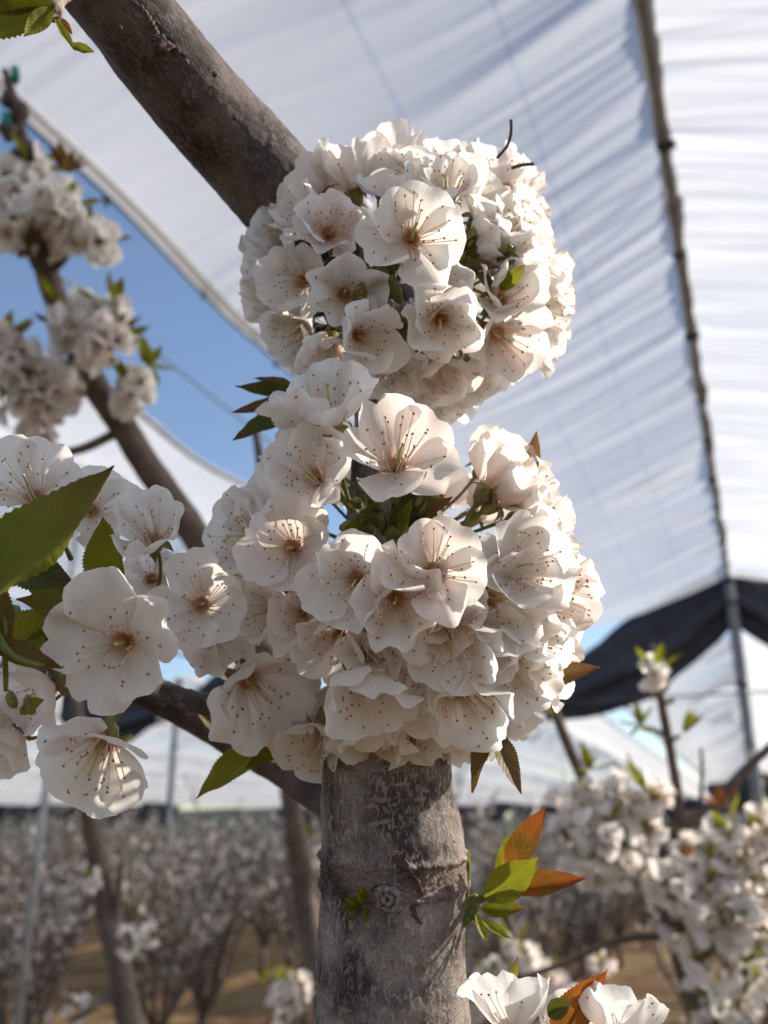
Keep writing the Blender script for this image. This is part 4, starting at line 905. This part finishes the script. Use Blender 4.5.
limb(t4, [(380, 1420, 1.9, 44), (345, 1120, 2.15, 32), (322, 985, 2.25, 27), (310, 930, 2.3, 25), (301, 870, 2.3, 23), (293, 815, 2.3, 21), (288, 770, 2.32, 19), (284, 700, 2.35, 12)], 16, 'trunk', 12)
for i, (x, y, r, n, lv) in enumerate(((285, 990, 14, 10, 1), (300, 985, 12, 8, 2), (283, 1015, 18, 12, 0), (310, 842, 8, 0, 4), (288, 788, 8, 0, 4), (268, 985, 8, 0, 3), (318, 800, 10, 0, 3))): cluster(t4, at(x, y, 2.2), pr(r, 2.2), n, 330 + i, lv)

# ---- orchard rows: a few kinds of small bushy trees, copied along the rows
def far_tree(seed, dens):
    rng = random.Random(seed); root = bpy.data.objects.new('orchard_tree', None); col.objects.link(root)
    wood = MB(); blo = MB()
    def flowers(p, n, r):
        for k in range(n):
            c = p + Vector((rng.gauss(0, r), rng.gauss(0, r), rng.gauss(0, r)))
            a = Vector((rng.gauss(0, 1), rng.gauss(0, 1), rng.gauss(0, 1))).normalized(); b = a.orthogonal().normalized(); e = a.cross(b)
            s_ = rng.uniform(.012, .019)
            for q in range(3):
                t0 = q * 2.09 + rng.uniform(0, .5); d0 = b * math.cos(t0) + e * math.sin(t0); d1 = b * math.cos(t0 + 1.5) + e * math.sin(t0 + 1.5)
                i0 = len(blo.v); blo.v.extend([c, c + d0 * s_ + a * s_ * .3, c + (d0 + d1) * s_ * .85 + a * s_ * .6, c + d1 * s_ + a * s_ * .3]); blo.face((i0, i0 + 1, i0 + 2, i0 + 3), 0)
            if rng.random() < .22:
                i0 = len(blo.v); d0 = b * .035; blo.v.extend([c, c + d0 * .5 + e * .008, c + d0, c + d0 * .5 - e * .008]); blo.face((i0, i0 + 1, i0 + 2, i0 + 3), 1)
    def shoot(p, d, L, r, depth):
        n = 7; pts = [p]; q = p
        for i in range(n):
            d = (d + Vector((rng.uniform(-.16, .16), rng.uniform(-.16, .16), rng.uniform(-.04, .14)))).normalized(); q = q + d * L / n; pts.append(q)
        wood.tube(pts, [r * (1 - .75 * i / n) for i in range(n + 1)], 5, 0)
        for i in range(1, n + 1):
            if rng.random() < dens and (depth > 0 or i > 2): flowers(pts[i] + Vector((rng.uniform(-.03, .03), rng.uniform(-.03, .03), 0)), rng.randint(1, 3), .014)
            if depth < 2 and i > 1 and rng.random() < .8:
                sd = (d + Vector((rng.uniform(-1, 1), rng.uniform(-1, 1), rng.uniform(-.1, .8)))).normalized(); shoot(pts[i], sd, L * rng.uniform(.28, .5), r * .5, depth + 1)
    base = Vector((0, 0, rng.uniform(.35, .5))); wood.tube([Vector((0, 0, -.05)), Vector((.01, 0, .2)), base], [.055, .048, .045], 8, 0)
    for k in range(rng.randint(7, 9)):
        a = k * 6.28 / 8 + rng.uniform(-.4, .4); shoot(base, Vector((math.cos(a) * .55, math.sin(a) * .55, 1)).normalized(), rng.uniform(1.1, 1.6), .026, 0)
    obj('trunk', wood.mesh('trunk', [M['far_bark']]), root); obj('crown', blo.mesh('crown', [M['far_petal'], M['far_leaf']], False), root)
    return root
protos = [far_tree(40 + i, (.11, .19, .15, .24)[i]) for i in range(4)]
used = [False] * 4; rng = random.Random(77); nfar = 0
spots = []
for n_ in [0, 2.3, 4.6, 6.9, 9.2, 11.5, 13.8, 17, 20, 23, 27, 31, 35]:
    s = 5.6 if n_ else 6.0
    while s < (40 if n_ < 14 else 58):
        spots.append((n_ + rng.uniform(-.2, .2), s + rng.uniform(-.3, .3))); s += 1.15 if s < 15 else 2.0
tot = []
for n_, s in spots:
    p = Q(n_, s, 0); dep = p.y * math.cos(PITCH); x = 384 + F * p.x / max(dep, .1)
    if p.y < 3.8 or x < -200 or x > 900: continue
    if p.y < 5 and abs(x - 384) < 60: continue
    tot.append((p.y, p))
tot.sort(key=lambda q: q[0])
for dist, p in tot[:296]:
    k = rng.randrange(4); o = protos[k]
    if used[k]:
        c = o.copy(); col.objects.link(c)
        for ch in o.children:
            h = ch.copy(); col.objects.link(h); h.parent = c
        o = c
    used[k] = True
    o.location = p; o.rotation_euler.z = rng.uniform(0, 6.28); sc = rng.uniform(.78, 1.0); o.scale = (sc, sc, sc * rng.uniform(.92, 1.1))
    tag(o, 'small twiggy orchard tree with thin white blossom in the rows below the covers', 'tree', 'small orchard trees in rows')

# ------------------------------------------------------------------ ground, hills
mb = MB(); NG = 90; rows = []
def gz(x, y): return -0.03 + 0.05 * noise.noise(Vector((x * .35, y * .35, 1)))
def gs(t): return math.copysign(abs(t) ** 2.6, t) * 900
for i in range(NG + 1):
    row = []
    for j in range(NG + 1):
        x = gs(-1 + 2 * j / NG); y = gs(-1 + 2 * i / NG); row.append(Vector((x, y, gz(x, y))))
    rows.append(row)
mb.grid(rows)
m, nt, out = new_mat('soil'); L = nt.links
tc = nt.nodes.new('ShaderNodeTexCoord'); n1 = nt.nodes.new('ShaderNodeTexNoise'); n1.inputs['Scale'].default_value = .8; n1.inputs['Detail'].default_value = 8
n2 = nt.nodes.new('ShaderNodeTexNoise'); n2.inputs['Scale'].default_value = 9; n2.inputs['Detail'].default_value = 8
L.new(tc.outputs['Object'], n1.inputs['Vector']); L.new(tc.outputs['Object'], n2.inputs['Vector'])
r1 = ramp(nt, [(.34, (.085, .052, .030)), (.48, (.17, .105, .055)), (.58, (.20, .14, .075)), (.68, (.10, .095, .035))]); L.new(n1.outputs['Fac'], r1.inputs['Fac'])
r2 = ramp(nt, [(.3, (.55, .55, .55)), (.7, (1.2, 1.2, 1.2))]); L.new(n2.outputs['Fac'], r2.inputs['Fac'])
mx = nt.nodes.new('ShaderNodeMix'); mx.data_type = 'RGBA'; mx.blend_type = 'MULTIPLY'; mx.inputs['Factor'].default_value = 1; L.new(r1.outputs['Color'], mx.inputs['A']); L.new(r2.outputs['Color'], mx.inputs['B'])
p = nt.nodes.new('ShaderNodeBsdfPrincipled'); p.inputs['Roughness'].default_value = .95; p.inputs['Specular IOR Level'].default_value = .1
bp = nt.nodes.new('ShaderNodeBump'); bp.inputs['Distance'].default_value = .08; L.new(n2.outputs['Fac'], bp.inputs['Height']); L.new(bp.outputs[0], p.inputs['Normal'])
L.new(mx.outputs['Result'], p.inputs['Base Color']); L.new(p.outputs[0], out.inputs['Surface'])
tag(obj('ground', mb.mesh('ground', [m])), kind='structure')
mb = MB(); rows = []
for i in range(140):
    a = R(-75 + 150 * i / 139); Dd = 420; hgt = 11 + 8 * (.5 + noise.noise(Vector((i * .07, 3, 0)))) + 1.6 * noise.noise(Vector((i * .6, 8, 0)))
    row = []
    for k in range(8):
        t = k / 7; row.append(Vector((math.sin(a) * (Dd + 180 * t), math.cos(a) * (Dd + 180 * t), -1 + (hgt + 1) * math.sin(t * math.pi / 2) + .8 * noise.noise(Vector((i * .5, k * .9, 2))))))
    rows.append(row)
mb.grid(rows); tag(obj('hills', mb.mesh('hills', [simple('hill', (.03, .036, .026), .9, var=.5, scale=.08)])), kind='structure')

# ------------------------------------------------------------------ light
SUN_AZ, SUN_EL = R(77), R(35)
sv = Vector((math.sin(SUN_AZ) * math.cos(SUN_EL), math.cos(SUN_AZ) * math.cos(SUN_EL), math.sin(SUN_EL)))
sd = bpy.data.lights.new('sun', 'SUN'); so = bpy.data.objects.new('sun', sd); col.objects.link(so)
sd.energy = 4.9; sd.angle = R(.6); sd.color = (1, .90, .76); so.rotation_euler = sv.to_track_quat('Z', 'Y').to_euler(); so.location = (20, 10, 30)
w = bpy.data.worlds.new('World'); scene.world = w; w.use_nodes = True; nt = w.node_tree
bg = nt.nodes['Background']; sky = nt.nodes.new('ShaderNodeTexSky'); sky.sky_type = 'NISHITA'; sky.sun_disc = False
sky.sun_elevation = SUN_EL; sky.sun_rotation = SUN_AZ; sky.air_density = 1.0; sky.dust_density = 0.8; sky.ozone_density = 1.5
nt.links.new(sky.outputs[0], bg.inputs['Color']); bg.inputs['Strength'].default_value = .12
scene.view_settings.view_transform = 'Standard'; scene.view_settings.look = 'None'; scene.view_settings.gamma = 1; scene.view_settings.use_curve_mapping = False
scene.view_settings.exposure = 0.64
scene.cycles.max_bounces = 14; scene.cycles.transparent_max_bounces = 12; scene.cycles.diffuse_bounces = 8; scene.cycles.transmission_bounces = 10
scene.cycles.use_denoising = True
